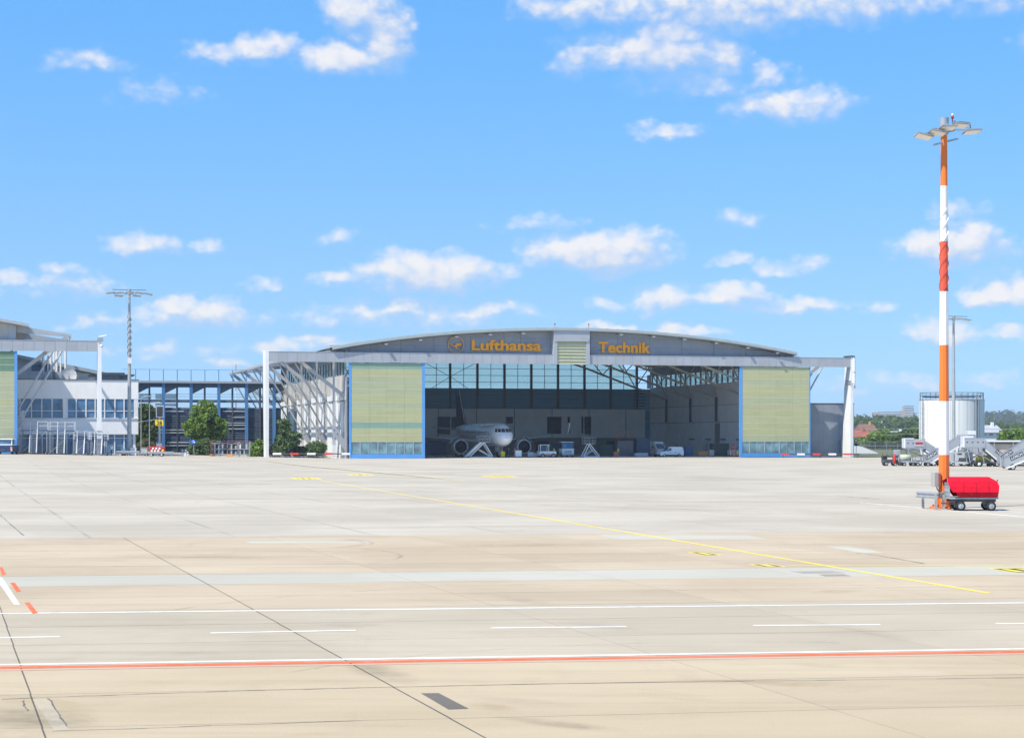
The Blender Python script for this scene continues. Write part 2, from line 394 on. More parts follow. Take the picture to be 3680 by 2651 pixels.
# slab joints: transverse lines y = D + .16 x, longitudinal lines x = X0 - .2937 y
DK = [15.2,18.7,22.2,25.7,29.05,32.5,35.9,39.3,42.7,46.2,49.9,53.6,57.2,61.2,65.2,69.2,73.2]
X0S = [1.3+5.4*k for k in range(-9, 10)]
def node(D, x0):
    x = (x0-.2937*D)/(1+.2937*.16); return x, D+.16*x
slabm = [C_TAN2,C_TAN2,C_TAN2,C_TAN2,C_TAN2,C_ROAD,C_ROAD,C_ROAD,C_TAN,C_TAN,C_STRIP,C_TAN,C_TAN,C_TAN,C_TAN,C_TAN]
apron = tag(ob('apron_paving', None), kind='structure')
b = MB(); c4 = [node(DK[0],X0S[0]), node(DK[0],X0S[-1]), node(DK[-1],X0S[-1]), node(DK[-1],X0S[0])]
b.quad(*[(x,y,-.0012) for x,y in c4]); b.build('joint_filler', JOINT, apron)
for i in range(len(DK)-1):
    for j in range(len(X0S)-1):
        P = [node(DK[i],X0S[j]), node(DK[i],X0S[j+1]), node(DK[i+1],X0S[j+1]), node(DK[i+1],X0S[j])]
        cx = sum(p[0] for p in P)/4; cy = sum(p[1] for p in P)/4
        gl, gr_ = [{10:.017, 9:.013}.get(q, .006) for q in (j, j+1)]
        gy = .008+.0004*cy*random.uniform(.2,1.1)
        zt = random.uniform(-.0005,.0007)
        Q = [((p[0]-cx)+(gl if k in (0,3) else -gr_), (p[1]-cy)+(gy if p[1] < cy else -gy)) for k, p in enumerate(P)]
        MB().prism(Q, -.03, zt, 'xy').build('slab', slabm[i], apron, (cx,cy,0))
# far grey apron (one sheet, its slabs too thin to tell apart) and its surroundings
def apron_sheet(name, poly, z, mat):
    b = MB(); b.add([(x,y,z+gz(x,y)) for x,y in poly], [tuple(range(len(poly)))]); return tag(b.build(name, mat), kind='structure')
L0, L1 = node(DK[-1],X0S[0]), node(DK[-1],X0S[-1])
xs2 = [-400,-300,-200,-150,-120,-100]+[-95+5*i for i in range(16)]+[0,30,60,90,120,200,400]
b = MB(); ys2 = [0,.1,.25]+[.3+.02*i for i in range(36)]
vs = []
for t in ys2:
    for x in xs2:
        y0 = DK[-1]+.012+.16*x if -90 < x < 120 else (DK[-1]+.16*(-90) if x <= -90 else DK[-1]+.16*120)
        y1 = 330+.15*x; y = y0+(y1-y0)*t; vs.append((x, y, gz(x,y)))
n = len(xs2); b.add(vs, [(j*n+i,j*n+i+1,(j+1)*n+i+1,(j+1)*n+i) for j in range(len(ys2)-1) for i in range(n-1)], True)
tag(b.build('apron_far', C_GREY, fix=False), kind='structure')
for nm, pl in (('apron_side', [(-400,-60),(c4[0][0]-.02,c4[0][1]),(c4[3][0]-.02,c4[3][1]),(-90,DK[-1]-14.4),(-400,DK[-1]-14.4)]),
               ('apron_side', [(c4[1][0]+.02,c4[1][1]),(400,-60),(400,DK[-1]+19.2),(120,DK[-1]+19.2),(c4[2][0]+.02,c4[2][1])]),
               ('apron_near', [(-400,-60),(400,-60),(c4[1][0],c4[1][1]-.02),(c4[0][0],c4[0][1]-.02)])):
    apron_sheet(nm, pl, -.004, C_TAN2)
# painted markings --------------------------------------------------
P_WHITE = paint('line_white', (.74,.735,.70), .55); P_RED = paint('line_red', (.70,.125,.035), .30); P_FRED = paint('line_faded_red', (.58,.20,.15), .4)
P_PINK = paint('line_faded_pink', (.55,.33,.25), .5)
P_YEL = paint('line_yellow', (.78,.62,.05), .40); P_FYEL = paint('line_faded_yellow', (.62,.52,.18), .75); P_BLK = paint('line_black', (.03,.03,.03), .3)
def stripe(name, a, c, wd, mat, z=.004, seg=1):
    a, c = Vector((*a,0)), Vector((*c,0)); d = (c-a).normalized(); nrm = Vector((-d.y,d.x,0))*wd/2
    b = MB()
    for i in range(seg):
        p = a.lerp(c, i/seg); q = a.lerp(c, (i+1)/seg); k = []
        for e in (p-nrm, q-nrm, q+nrm, p+nrm): k.append((e.x, e.y, gz(e.x,e.y)+z))
        b.quad(*k)
    return tag(b.build(name, mat), kind='structure')
def extend(a, c, e0, e1):
    d = (c[0]-a[0], c[1]-a[1]); return (a[0]-d[0]*e0, a[1]-d[1]*e0), (c[0]+d[0]*e1, c[1]+d[1]*e1)
def pline(name, p0, p1, wd, mat, ext=(0,0), z=.004, seg=1):
    a, c = extend(G(*p0), G(*p1), *ext); return stripe(name, a, c, wd, mat, z, seg)
pline('road_edge_line', (300,2200), (3300,2169), .20, P_WHITE, (.5,.5))
for x0, y0, x1, y1 in ((-700,1425,133,1409),(466,1401,788,1395),(1087,1390,1388,1387),(1668,1384.5,1950,1382.5),(2205,1380.5,2700,1378)):
    pline('lane_dash', (x0*1.6226,y0*1.6226), (x1*1.6226,y1*1.6226), .17, P_WHITE)
pline('stand_edge_line', (300,2383), (3300,2336), .19, P_WHITE, (.5,.5))
pline('stand_red_line', (300,2393.5), (3300,2346), .30, P_RED, (.5,.5), .0042)
pline('stand_pink_line', (300,2402.5), (3300,2354.5), .16, P_PINK, (.5,.5), .0038)
pline('far_red_line', (200,1788), (3400,1808.5), .16, P_FRED, (.4,.4))
pline('taxi_centre_line', (1150,1726), (3556,2131), .17, P_YEL, (0,0), .0046)
pline('taxi_centre_line', (985,1665), (1500,1712), .35, P_FYEL, (.1,.2))
pline('taxi_guide_line', (2730,1989.5), (3230,1989.5), .16, P_FYEL)
pline('taxi_guide_line', (2830,2031.5), (3640,2032), .18, P_YEL, (0,.3))
pline('taxi_guide_line', (0,1706), (2300,1722), .2, P_FYEL, (.2,.3))
pline('service_line', (3090,1805), (3680,1857), .22, P_WHITE, (0,.6))
pline('service_line', (3470,1823), (3680,1843), .18, P_WHITE, (.1,.6), .0044)
pline('service_line', (0,1637), (105,1659), .45, P_WHITE, (.6,0), .006)
pline('service_line', (2150,1659), (2330,1664), .3, P_FYEL)
def patch(name, pts, mat, z=.003): 
    b = MB(); b.add([(*G(x,y), z) for x,y in pts], [tuple(range(len(pts)))]); return tag(b.build(name, mat), kind='structure')
for q in ((-2,2038,8,2036,22,2064,6,2066),(36,2093,53,2092,76,2124,59,2126),(88,2165,106,2163,136,2202,117,2204)):
    patch('stand_red_dash', [(q[i],q[i+1]) for i in range(0,8,2)], P_RED, .005)
patch('stand_white_dash', [(-22,2066),(8,2075),(72,2172),(50,2172)], P_WHITE, .005)
def ground_sign(cx, cy, wd, dp, words, far=0):
    x, y = G(cx, cy); s = tag(ob('ground_sign', None, None, (x,y,.0046), TH+R(-3)), kind='structure')
    MB().box(-wd/2,wd/2,-dp/2,dp/2,-.001,0).build('panel', P_YEL, s)
    e = .09 if not far else .35
    MB().box(-wd/2+e,wd/2-e,-dp/2+e*(2 if not far else 5),dp/2-e*(2 if not far else 5),.0006,.0016).build('panel_field', P_BLK, s)
    n = len(words)
    for i in range(n):
        w_ = wd-2*e; x0 = -w_/2+w_*(i+.25)/n
        MB().box(x0,x0+w_/n*.5,-dp*.28,dp*.28,.0024,.0034).build('digit', P_YEL, s)
ground_sign(2532,1989,.62,1.8,'a'); ground_sign(2758,2031.5,.70,1.4,'a'); ground_sign(3668,2049,1.1,1.9,'ab')
ground_sign(1100,1719,2.3,6.5,'abc',1); ground_sign(1295,1706.5,2.1,6.5,'ab',1); ground_sign(1795,1711,2.6,6.5,'abc',1)
DARKP = concrete('asphalt_patch', (.125,.115,.10), (.155,.14,.125), .3)
PALE = concrete('repair_pale', (.44,.385,.29), (.50,.44,.33), .4)
patch('asphalt_patch', [(1513,2490),(1576,2489),(1684,2545),(1612,2548)], DARKP)
patch('concrete_patch', [(2140,1921.5),(2680,1921.5),(2770,1938),(2230,1938)], C_STRIP, .002)
patch('concrete_patch', [(2960,1963),(3050,1963),(3180,1985),(3090,1985)], C_STRIP, .002)
patch('concrete_patch', [(880,1944),(1320,1944),(1350,1951),(900,1951)], C_STRIP, .002)
patch('concrete_patch', [(118,2512),(176,2510),(250,2622),(196,2624)], PALE, .002)
patch('drain_cover', [(2840,2052),(2990,2050),(3040,2058),(2890,2060)], M('cover_steel',(.33,.31,.28),.8,var=.2), .003)
patch('drain_cover', [(2940,2063),(3030,2062),(3060,2069),(2965,2070)], M('cover_rust',(.30,.24,.19),.8), .003)
TARC = M('crack_seal', (.13,.125,.12), .8, var=.3)
def crack(pts, wd):
    b = MB(); P = [G(*p) for p in pts]; Q = []
    for a, c in zip(P, P[1:]):
        for i in range(10):
            t = i/10; Q.append(((a[0]+(c[0]-a[0])*t)+random.gauss(0,.012),(a[1]+(c[1]-a[1])*t)+random.gauss(0,.012)))
    Q.append(P[-1])
    for a, c in zip(Q, Q[1:]):
        d = Vector((c[0]-a[0],c[1]-a[1])); 
        if d.length < 1e-5: continue
        d.normalize(); w2 = wd*random.uniform(.3,1)/2; nx, ny = -d.y*w2, d.x*w2
        b.quad((a[0]-nx,a[1]-ny,.0032),(c[0]-nx,c[1]-ny,.0032),(c[0]+nx,c[1]+ny,.0032),(a[0]+nx,a[1]+ny,.0032))
    tag(b.build('crack_seal', TARC), kind='structure')
crack([(176,2508),(240,2610)], .035); crack([(80,2515),(100,2553)], .03)
crack([(0,2511),(600,2489),(1300,2470),(1900,2457)], .035); crack([(186,2626),(1300,2588)], .03)
crack([(1900,2457),(2600,2447),(3680,2434)], .035); crack([(0,1850),(85,1923)], .06)
crack([(3080,1987),(3160,1996),(3320,2024)], .10); crack([(3010,1782),(3160,1793)], .25); crack([(2150,1657.5),(2330,1658)], .5)

# oil and rubber stains, each a thin film with its own ragged outline
def stainmat(name, col, dens):
    m = bpy.data.materials.new(name); m.use_nodes = True; t = NT(m.node_tree); b = t.n['Principled BSDF']
    uv = t.add('ShaderNodeTexCoord').outputs['Generated']; pos = t.add('ShaderNodeNewGeometry').outputs['Position']
    d = t.vmath('SUBTRACT', uv, (.5,.5,0)); d = t.vmath('MULTIPLY', d, (2,2,0)); r = t.vmath('LENGTH', d)
    a = t.math('MULTIPLY', t.rng(r, .15, 1.0, 1, 0, True), t.rng(t.noise(pos, 1.4, 6, .65), .35, .7, .15, 1))
    t.put(b.inputs['Alpha'], t.math('MULTIPLY', a, dens)); t.put(b.inputs['Base Color'], col); b.inputs['Roughness'].default_value = .8
    return m
ST1 = stainmat('oil_stain', (.12,.105,.09), .30); ST2 = stainmat('rubber_stain', (.16,.145,.125), .12); ST3 = stainmat('rust_stain', (.36,.23,.11), .20)
def stain(p0, p1, wd, mat, z=.0026):
    a, c = G(*p0), G(*p1); d = Vector((c[0]-a[0],c[1]-a[1],0)); L_ = d.length; ang = math.atan2(d.y, d.x)
    b = MB().add([(0,-wd/2,0),(L_,-wd/2,0),(L_,wd/2,0),(0,wd/2,0)],[(0,1,2,3)])
    tag(b.build('oil_stain', mat, None, (a[0],a[1],z), ang), kind='structure')
stain((1240,2360),(1500,2470), 1.0, ST1); stain((1560,2495),(2150,2540), .9, ST2); stain((1720,2565),(2330,2640), .7, ST1, .0028); stain((-60,2530),(330,2640), 1.6, ST1); stain((-40,2600),(120,2680), 1.2, ST2, .0029)
stain((1700,2520),(1850,2560), .7, ST3, .0031); stain((150,2500),(330,2600), .9, ST3, .0024); stain((1750,2130),(2050,2190), 1.0, ST2); stain((2000,2230),(2330,2270), 1.1, ST2); stain((2900,2120),(3100,2130), 2.0, ST3)
stain((2800,2380),(3100,2400), .8, ST2); stain((3000,2240),(3300,2310), .9, ST2); stain((1100,2240),(1400,2250), 1.6, ST2); stain((380,2350),(900,2345), .8, ST3); stain((2300,2440),(3400,2470), 1.0, ST3)
stain((200,1990),(1200,2010), 3.0, ST3); stain((1600,1960),(2200,1955), 2.5, ST3); stain((100,1850),(1300,1840), 4.0, ST2); stain((1500,1800),(2900,1845), 4.0, ST2); stain((300,1740),(2000,1735), 8.0, ST2); stain((1800,1700),(3100,1730), 9.0, ST2); stain((900,1900),(2300,1885), 2.0, ST2)
def tyre_arc(cx, cy, rad, a0, a1, wd):
    x, y = G(cx, cy); b = MB(); n = 40
    for i in range(n):
        q = []
        for t_ in (i/n, (i+1)/n):
            a = R(a0+(a1-a0)*t_); q.append(((x+(rad-wd/2)*math.cos(a), y+(rad-wd/2)*math.sin(a), .0027),(x+(rad+wd/2)*math.cos(a), y+(rad+wd/2)*math.sin(a), .0027)))
        b.quad(q[0][0],q[0][1],q[1][1],q[1][0])
    tag(b.build('tyre_mark', TYRE), kind='structure')
TYRE = stainmat('tyre_mark', (.12,.11,.10), .0); t = NT(TYRE.node_tree)
bb = t.n['Principled BSDF']
for l in list(bb.inputs['Alpha'].links): t.l.remove(l)
t.put(bb.inputs['Alpha'], t.rng(t.noise(t.add('ShaderNodeNewGeometry').outputs['Position'], .8, 5, .6), .4, .7, 0, .20))
tyre_arc(900,1952,4.2,-60,95,.16); tyre_arc(870,1952,4.2,-60,95,.16); tyre_arc(620,2000,7,-40,60,.14); tyre_arc(2600,2260,12,100,160,.12); tyre_arc(1500,1870,22,30,75,.25); tyre_arc(1540,1870,22,30,75,.25); tyre_arc(3000,2560,9,80,150,.10)

# ================================================================== MAIN HANGAR (local axes: x = u, y = v)
hg = root('aircraft_hangar', 'large grey arched-roof aircraft hangar with open front and cantilevered roof struts', 'hangar', (O1[0],O1[1],0), TH)
UC, UW0, UW1, VB = 51.7, 13.0, 90.4, 71.0         # centre line, left and right wall, back wall
arc_px = [(1196,1247),(1280,1229),(1369,1214),(1530,1199),(1751,1183),(1898,1178),(1998,1176),(2110,1178),(2204,1183),(2400,1197),(2500,1208),(2584,1218),(2700,1236),(2866,1267)]
arc = [UZ(px,py,-.5) for px,py in arc_px]
# smooth symmetric arch through the measured points
au = np.array([a[0]-UC for a in arc]); azz = np.array([a[1] for a in arc])
cf = np.polyfit(au**2, azz, 2)
def roofz(u): t = (u-UC)**2; return float(cf[0]*t*t+cf[1]*t+cf[2])
RU0, RU1 = UC-41.2, UC+41.2
def build_front(h, uA, uB, panel_pitch, v0=0.0):
    n = int(round((uB-uA)/panel_pitch)); p = (uB-uA)/n
    fb = MB().box(uA,uB,0,1.0,15.95,17.44).build('front_beam', DSTEEL, h)
    me = MB().box(.012,p-.012,-.06,-.002,15.90,17.50).mesh('beam_panel', LGREY)
    for i in range(n): ob('beam_panel', me, fb, (uA+i*p,0,0))
    MB().box(uA,uB,-.10,1.05,17.5,17.56).build('coping', LGREY, fb)
    return fb
fb = build_front(hg, .1, 103.2, 1.56)
def post(h, u0, w_t, w_b, d_t, d_b, ztop, name='corner_post', mat=WHITE, zb=-.5):
    b = MB(); vs = []
    for z, wd, d in ((zb,w_b,d_b),(ztop,w_t,d_t)): vs += [(u0-wd/2,-.1,z),(u0+wd/2,-.1,z),(u0+wd/2,-.1+d,z),(u0-wd/2,-.1+d,z)]
    b.add(vs, [(0,3,2,1),(4,5,6,7),(0,1,5,4),(1,2,6,5),(2,3,7,6),(3,0,4,7)])
    return b.build(name, mat, h)
p1 = post(hg, -.18, .58, .52, 3.1, 2.2, 17.75)
p2 = post(hg, 103.45, .45, .58, 2.4, 3.4, 17.7)
# antennas, cable trays on the right post
for z0, z1 in ((15.1,17.5),(12.6,14.9)): MB().box(103.72,103.95,-.35,-.1,z0,z1).build('antenna_panel', WHITE, p2)
MB().box(103.98,104.06,-.2,0,12.2,17.6).build('cable_tray', DSTEEL, p2)
MB().box(103.05,103.15,-.45,1.9,12.95,13.05).box(103.15,103.7,-.45,-.35,12.95,13.05).box(103.05,103.15,-.45,1.9,13.4,13.5).build('clamp_band', STEEL, p2)
MB().box(103.0,104.0,-.2,2.5,17.7,17.95).build('post_cap', DSTEEL, p2)
# gable wall panels above the beam
gable = MB().prism([(RU0+1.2,17.3)]+[(u, roofz(u)-.7) for u in np.linspace(RU0+1.2,RU1-1.2,41)]+[(RU1-1.2,17.3)], 1.35, 1.5).build('gable_wall', NAVY, hg)
joints = [RU0+1.2]+[UZ(px,1230,1.2)[0] for px in (1255,1330,1440,1560,1690,1812,1870,1992)]+[UZ(px,1230,1.2)[0] for px in (2122,2220,2335,2450,2565,2680,2790)]+[RU1-1.2]
for a, c in zip(joints, joints[1:]):
    if a < UC-2 and c > UC+2: continue
    zs = np.linspace(a+.02, c-.02, 9)
    for k, (za, zb) in enumerate(((17.2,18.9),(18.92,20.4),(20.42,30))):
        top = [(u, min(zb, roofz(u)-.55)) for u in zs]
        if max(t for _, t in top) <= za+.05: continue
        lo = [(u, min(za, t-.02)) for u, t in top]
        MB().prism([lo[0]]+[lo[-1]]+top[::-1], 1.22, 1.33).build('gable_panel', BGREY, gable)
# roof: arched deck, front edge board, ribs on the sheet
us = np.linspace(RU0, RU1, 61)
b = MB()
for a, c in zip(us, us[1:]):
    za, zc = roofz(a), roofz(c); vs = []
    for v in (-.42, 74.0): vs += [(a,v,za-.5),(c,v,zc-.5),(c,v,zc-.06),(a,v,za-.06)]
    b.add(vs, [(0,1,2,3),(7,6,5,4),(0,4,5,1),(2,6,7,3)])
deck = b.build('roof', ROOFM, hg)
cl = MB()
for a, c in zip(us[2:-3], us[3:-2]): cl.quad((a,1.6,roofz(a)-.56),(c,1.6,roofz(c)-.56),(c,VB-.1,roofz(c)-.56),(a,VB-.1,roofz(a)-.56))
cl.build('ceiling_lining', M('ceiling_lining', (.72,.73,.74), .8), deck)
for a, c in zip(us[::2], us[2::2]):
    m_ = (a+c)/2
    MB().prism([(a,roofz(a)-.42),(m_,roofz(m_)-.42),(c-.01,roofz(c)-.42),(c-.01,roofz(c)),(m_,roofz(m_)),(a,roofz(a))], -.53, -.43).build('edge_board', ROOFM, deck)
rb = MB()
for u in np.linspace(RU0+.5, RU1-.5, 46): rb.box(u-.06,u+.06,-.5,72,roofz(u)-.04,roofz(u)+.10)
rb.build('seam_ribs', ROOFM, deck)
MB().box(RU0+4.5,RU0+9.5,4,9,roofz(RU0+4.5)-.3,roofz(RU0+9.5)-.5).build('roof_hatch', LGREY, deck)
MB().box(RU0+.5,RU0+3.5,5,9,roofz(RU0+.5)-.3,roofz(RU0+3.5)-.1).build('roof_hatch', LGREY, deck)
for px in (1998,2120):
    u = UZ(px,1177,-1)[0]; MB().tube((u,-.3,roofz(u)-.1),(u,-.3,roofz(u)+.55),.06).build('obstruction_light', STEEL, deck)
    MB().lathe([(0,.01),(.05,.13),(.25,.13),(.3,.01)],10,'z',(u,-.3,roofz(u)+.5)).build('obstruction_lamp', RED, deck)
# floodlights under the roof edge
for px in (1382,1506,1636,1757,1876,2228,2345,2456,2570,2684,2790):
    u = UZ(px,1200,-1)[0]; z = roofz(u)-.55
    fl = MB().bar((u,1.2,z-.15),(u,-.7,z-.25),.10).build('floodlight_arm', DSTEEL, hg)
    MB().box(u-.24+.35,u+.24+.35,-.85,-.5,z-.46,z-.28).build('floodlight', LGREY, fl)
# centre box with green louvres over the fin slot
u0, u1 = UZ(1990,1240,-.3)[0], UZ(2120,1240,-.3)[0]; g0, g1 = UZ(2003,1240,-.3)[0], UZ(2106,1240,-.3)[0]
bx = MB().box(u0,g0,-.32,1.3,15.88,roofz(u0)-.45).box(g1,u1,-.32,1.3,15.88,roofz(u1)-.45).box(g0,g1,-.32,1.3,19.75,roofz(UC)-.45).build('fin_door_box', LGREY, hg)
MB().box(g0-.5,g1+.5,-.42,-.33,19.78,20.3).build('box_lintel', LGREY, bx)
GREENS = [M('green_slat_%d' % i, c, .5, var=.06, stretch=(.15,1,3), scale=.7, dirt=.14, objvar=.022) for i, c in enumerate([(.47,.47,.25),(.435,.46,.275),(.46,.47,.245),(.25,.39,.29),(.485,.475,.245),(.15,.26,.17)])]
rows = 7; zz = np.linspace(15.95,19.73,rows+1)
for i in range(rows):
    MB().box(g0+.02,g1-.02,-.10,.1,zz[i]+.09,zz[i+1]-.02).build('louvre', GREENS[i % 3], bx)
    MB().box(g0+.02,g1-.02,-.2,.1,zz[i],zz[i]+.075).build('louvre_bar', WHITE, bx)

# ------------------------------------------------------------------ hangar doors
RAILM = M('drip_rail_pale', (.66,.66,.56), .6)
def hangar_door(name, label, h_or, rzv, ua, ub, rows, colours, zbase, ztop, edgeL, edgeR, npane, loc):
    d = root(name, label, 'hangar door', loc, rzv, 'sliding hangar doors')
    y0, y1 = .12, .38
    MB().box(ua,ua+edgeL,y0-.04,y1,.02,ztop).build('edge_frame', BLUE, d)
    MB().box(ub-edgeR,ub,y0-.04,y1,.02,ztop).build('edge_frame', BLUE, d)
    MB().box(ua+edgeL,ub-edgeR,y0,y1,.02,zbase[0]).build('base_panel', BLUE, d)
    gw = ub-edgeR-ua-edgeL
    for i in range(npane):
        a = ua+edgeL+gw*i/npane; c = a+gw/npane
        pn = MB().box(a+.05,c-.05,y0+.07,y0+.11,zbase[0]+.03,zbase[1]-.03).build('window_pane', WINT, d)
        wdt = .16 if i % 2 == 0 else .09
        MB().box(c-wdt/2,c+wdt/2,y0,y1,zbase[0],zbase[1]).build('mullion', LGREY, d)
    MB().box(ua+edgeL,ub-edgeR,y0+.2,y1,zbase[0],zbase[1]).build('window_backing', NAVY, d)
    zs = np.linspace(zbase[1], ztop, rows+1)
    for i in range(rows):
        q4 = (ub-edgeR-ua-edgeL)/4
        for j4 in range(4): MB().box(ua+edgeL+j4*q4+.01,ua+edgeL+(j4+1)*q4-.01,y0,y1,zs[i]+.05,zs[i+1]-.02).build('slat_panel', GREENS[colours[i % len(colours)]], d)
        MB().box(ua+edgeL+.01,ub-edgeR-.01,y0-.008,y1,zs[i]-.01,zs[i]+.045).build('drip_rail', RAILM, d)
    return d
ua, ub = UZ(1255,1480,.12)[0], UZ(1527,1480,.12)[0]
zb0, zb1 = .75, 2.75
hangar_door('hangar_door', 'green slatted sliding hangar door with blue frame left of the parked airliner', hg, TH, ua, ub, 12, [0,0,3,0,2,1,2,1,1,1,0,3], (zb0,zb1), 15.85, .35, .47, 8, (O1[0],O1[1],0))
ua, ub = UZ(2658,1480,.12)[0], UZ(2912,1480,.12)[0]
hangar_door('hangar_door', 'green slatted sliding hangar door with blue frame beside the grey annex wall', hg, TH, ua, ub, 12, [1,0,2,0,2,0,1,0,2,1,0,1], (zb0,zb1), 15.85, .5, .2, 9, (O1[0],O1[1],0))

# ------------------------------------------------------------------ cantilever frames outside the walls
def side_frames(h, sgn, umir, vks, wallu, dz=0.0, struts=99):
    X = (lambda u: u) if sgn > 0 else (lambda u: umir-u)
    for k, v in enumerate(vks):
        fr = MB().prism([(X(4.2),16.55+dz),(X(4.2),16.95+dz),(X(12.6),roofz(12.6)-.5+dz),(X(12.6),roofz(12.6)-1.6+dz)], v-.14, v+.14).build('roof_rib', STRUT, h)
        if k >= struts: continue
        MB().bar((X(4.9),v,16.5+dz),(X(12.75),v,10.45+dz),.28,.58).build('strut_beam', STRUT, fr)
        MB().bar((X(12.6),v,10.2+dz),(X(13.0),v,11.1+dz),.5,.6).build('strut_seat', STRUT, fr)
        for a, c in (((4.4,16.4),(11.15,4.75)),((6.0,16.0),(12.0,5.6))):
            MB().tube((X(a[0]),v,a[1]+dz),(X(c[0]),v,c[1]+dz),.15,.15,8).build('strut', STRUT, fr)
        MB().prism([(X(10.9),4.9+dz),(X(11.4),5.3+dz),(X(14.2),1.3+dz),(X(13.9),.6+dz),(X(13.3),.9+dz),(X(11.3),3.6+dz)], v-.10, v+.10).build('gusset_plate', LGREY, fr)
        for du, dzz in ((11.2,4.75),(11.75,4.1),(13.3,1.9),(13.6,1.0)): MB().tube((X(du),v-.16,dzz+dz),(X(du),v+.16,dzz+dz),.09,n=6).build('bolt', DSTEEL, fr)
        if h is hg: MB().box(*sorted((X(11.0),X(11.3))),v-.12,v+.12,0,17.0).build('downpipe_column', STRUT, fr)
        if h is hg: MB().box(*sorted((X(10.9),X(11.5))),v-.5,v+.5,-.5,2.2).build('footing', WHITE, fr)
    e = MB().box(*sorted((X(4.2),X(4.45))),vks[0]-1,vks[-1]+.6,16.62+dz,16.98+dz).build('eave_beam', STRUT, h)
    MB().tube((X(4.3),vks[0]-1,16.5+dz),(X(4.3),vks[-1]+.6,16.5+dz),.09).build('eave_rail', STRUT, e)
    if h is hg:
        for v in np.arange(vks[0], vks[-1], 4.3): MB().bar((X(4.3),v,16.85),(X(10.5),v,17.45),.16,.3).build('purlin', STRUT, e)
        MB().box(*sorted((X(4.9),X(5.0))),vks[0]-1,vks[-1]+.6,16.75,17.1).build('eave_strip', LGREY, e)
side_frames(hg, 1, 0, [2+17.3*k for k in range(6)], UW0)
side_frames(hg, -1, 103.4, [2+17.3*k for k in range(5)], UW1)

# ------------------------------------------------------------------ side walls of panels
def side_wall(h, name, u, out, v_end, lower):
    wl = MB().box(*sorted((u, u-out*.12)), .6, v_end, -.3, 13.7).build(name, MGREY, h)
    step = 8.65
    vv = np.arange(.62, v_end-1, step)
    for i, v in enumerate(vv):
        v2 = min(v+step, v_end)
        for j, (z0, z1) in enumerate(((.05,6.36),(6.44,9.58),(9.66,13.86))):
            MB().box(*sorted((u-out*.125,u-out*.2)),v+.03,v2-.03,z0,z1).build('inner_panel', IGREY, wl)
            if j < 2 and lower: continue
            MB().box(*sorted((u+out*.005,u+out*.09)),v+.03,v2-.03,z0,z1).build('outer_panel', TGREY, wl)
        if lower:
            MB().box(*sorted((u+out*.005,u+out*.55)),v+2.2,v2-1.8,-.3,9.5).build('white_cladding', WHITE, wl)
            MB().box(*sorted((u+out*.005,u+out*.25)),v2-1.78,v2+2.18,-.3,9.58).build('pier_cladding', TGREY, wl)
            MB().box(*sorted((u+out*.10,u+out*.8)),v+1.6,v2-3.2,9.68,10.5).build('ledge_box', WHITE, wl)
        # clerestory panes
        for q in range(3):
            a = v+.25+q*step/3; c = min(a+step/3-.5, v_end-.1)
            if c <= a: continue
            pn = MB().box(*sorted((u-.01,u+.01)),a,c,13.95,16.2).build('clerestory_pane', PANE, wl)
            MB().box(*sorted((u-.1,u+.1)),c,a+step/3 if q < 2 else min(v+step+.25,v_end),13.72,16.6).build('clerestory_post', MGREY, wl)
        MB().box(*sorted((u-.12,u+.12)),v,v2,16.22,17.9).build('eaves_panel', BGREY, wl)
    return wl
side_wall(hg, 'side_wall', UW0, -1, VB, True)
side_wall(hg, 'side_wall', UW1, 1, VB, False)

# ------------------------------------------------------------------ interior: back wall with glazing, office block, trusses, floor
CORR = M('corrugated_blue', (.16,.34,.50), .6, var=.2, stretch=(.2,.2,7), scale=.6)
bw = MB().box(UW0,UW1,VB,VB+.15,9.3,13.5).build('back_wall', CORR, hg)
for i in range(9): MB().box(UW0,86.6,VB-.09,VB-.005,9.36+i*.46,9.36+i*.46+.36).build('corrugated_sheet', CORR, bw)
ucols = [47.1+5.75*k for k in range(-6, 8)]
rowz = [13.5,14.82,16.2,17.58,18.9]
for k, u in enumerate(ucols):
    MB().box(u-.22,u+.22,VB-.3,VB+.2,9.3,min(19.6,roofz(u)-.9)).build('window_column', DSTEEL, bw)
    if k+1 < len(ucols):
        mid = u+2.875; MB().box(mid-.05,mid+.05,VB-.05,VB+.08,13.5,18.9).build('mullion', DSTEEL, bw)
        for z0, z1 in zip(rowz, rowz[1:]):
            for a, c in ((u+.24,mid-.06),(mid+.06,u+5.75-.24)):
                if z1 < roofz(c)-.9: MB().box(a,c,VB+.02,VB+.04,z0+.05,z1-.05).build('pane', PANE, bw)
for z in rowz: MB().box(UW0,UW1,VB-.06,VB+.09,z-.045,z+.045).build('transom', DSTEEL, bw)
MB().prism([(UW0,18.95)]+[(u,max(18.96,roofz(u)-.52)) for u in np.linspace(UW0+3,UW1-3,25)]+[(UW1,18.95)], VB, VB+.15).build('upper_infill', CORR, bw)
for a, c in (((41.4,18.9),(47.1,15.9)),((47.1,15.9),(52.8,18.9)),((47.1,15.9),(43.2,13.5)),((47.1,15.9),(50.8,13.5))):
    MB().bar((a[0],VB-.2,a[1]),(c[0],VB-.2,c[1]),.09).build('wind_brace', DSTEEL, bw)
# bright corner strip of louvred glazing
MB().box(89.2,UW1,VB,VB+.15,0,9.3).box(UW0,86.6,VB,VB+.15,0,9.3).build('lower_infill', CORR, bw)
for i, z in enumerate(np.arange(3.2,13.2,.62)):
    MB().box(86.65,89.15,VB+.03,VB+.05,z+.16,z+.6).build('pane', PANE, bw)
    MB().box(86.65,89.15,VB-.05,VB+.1,z,z+.14).build('louvre_blade', NAVY, bw)
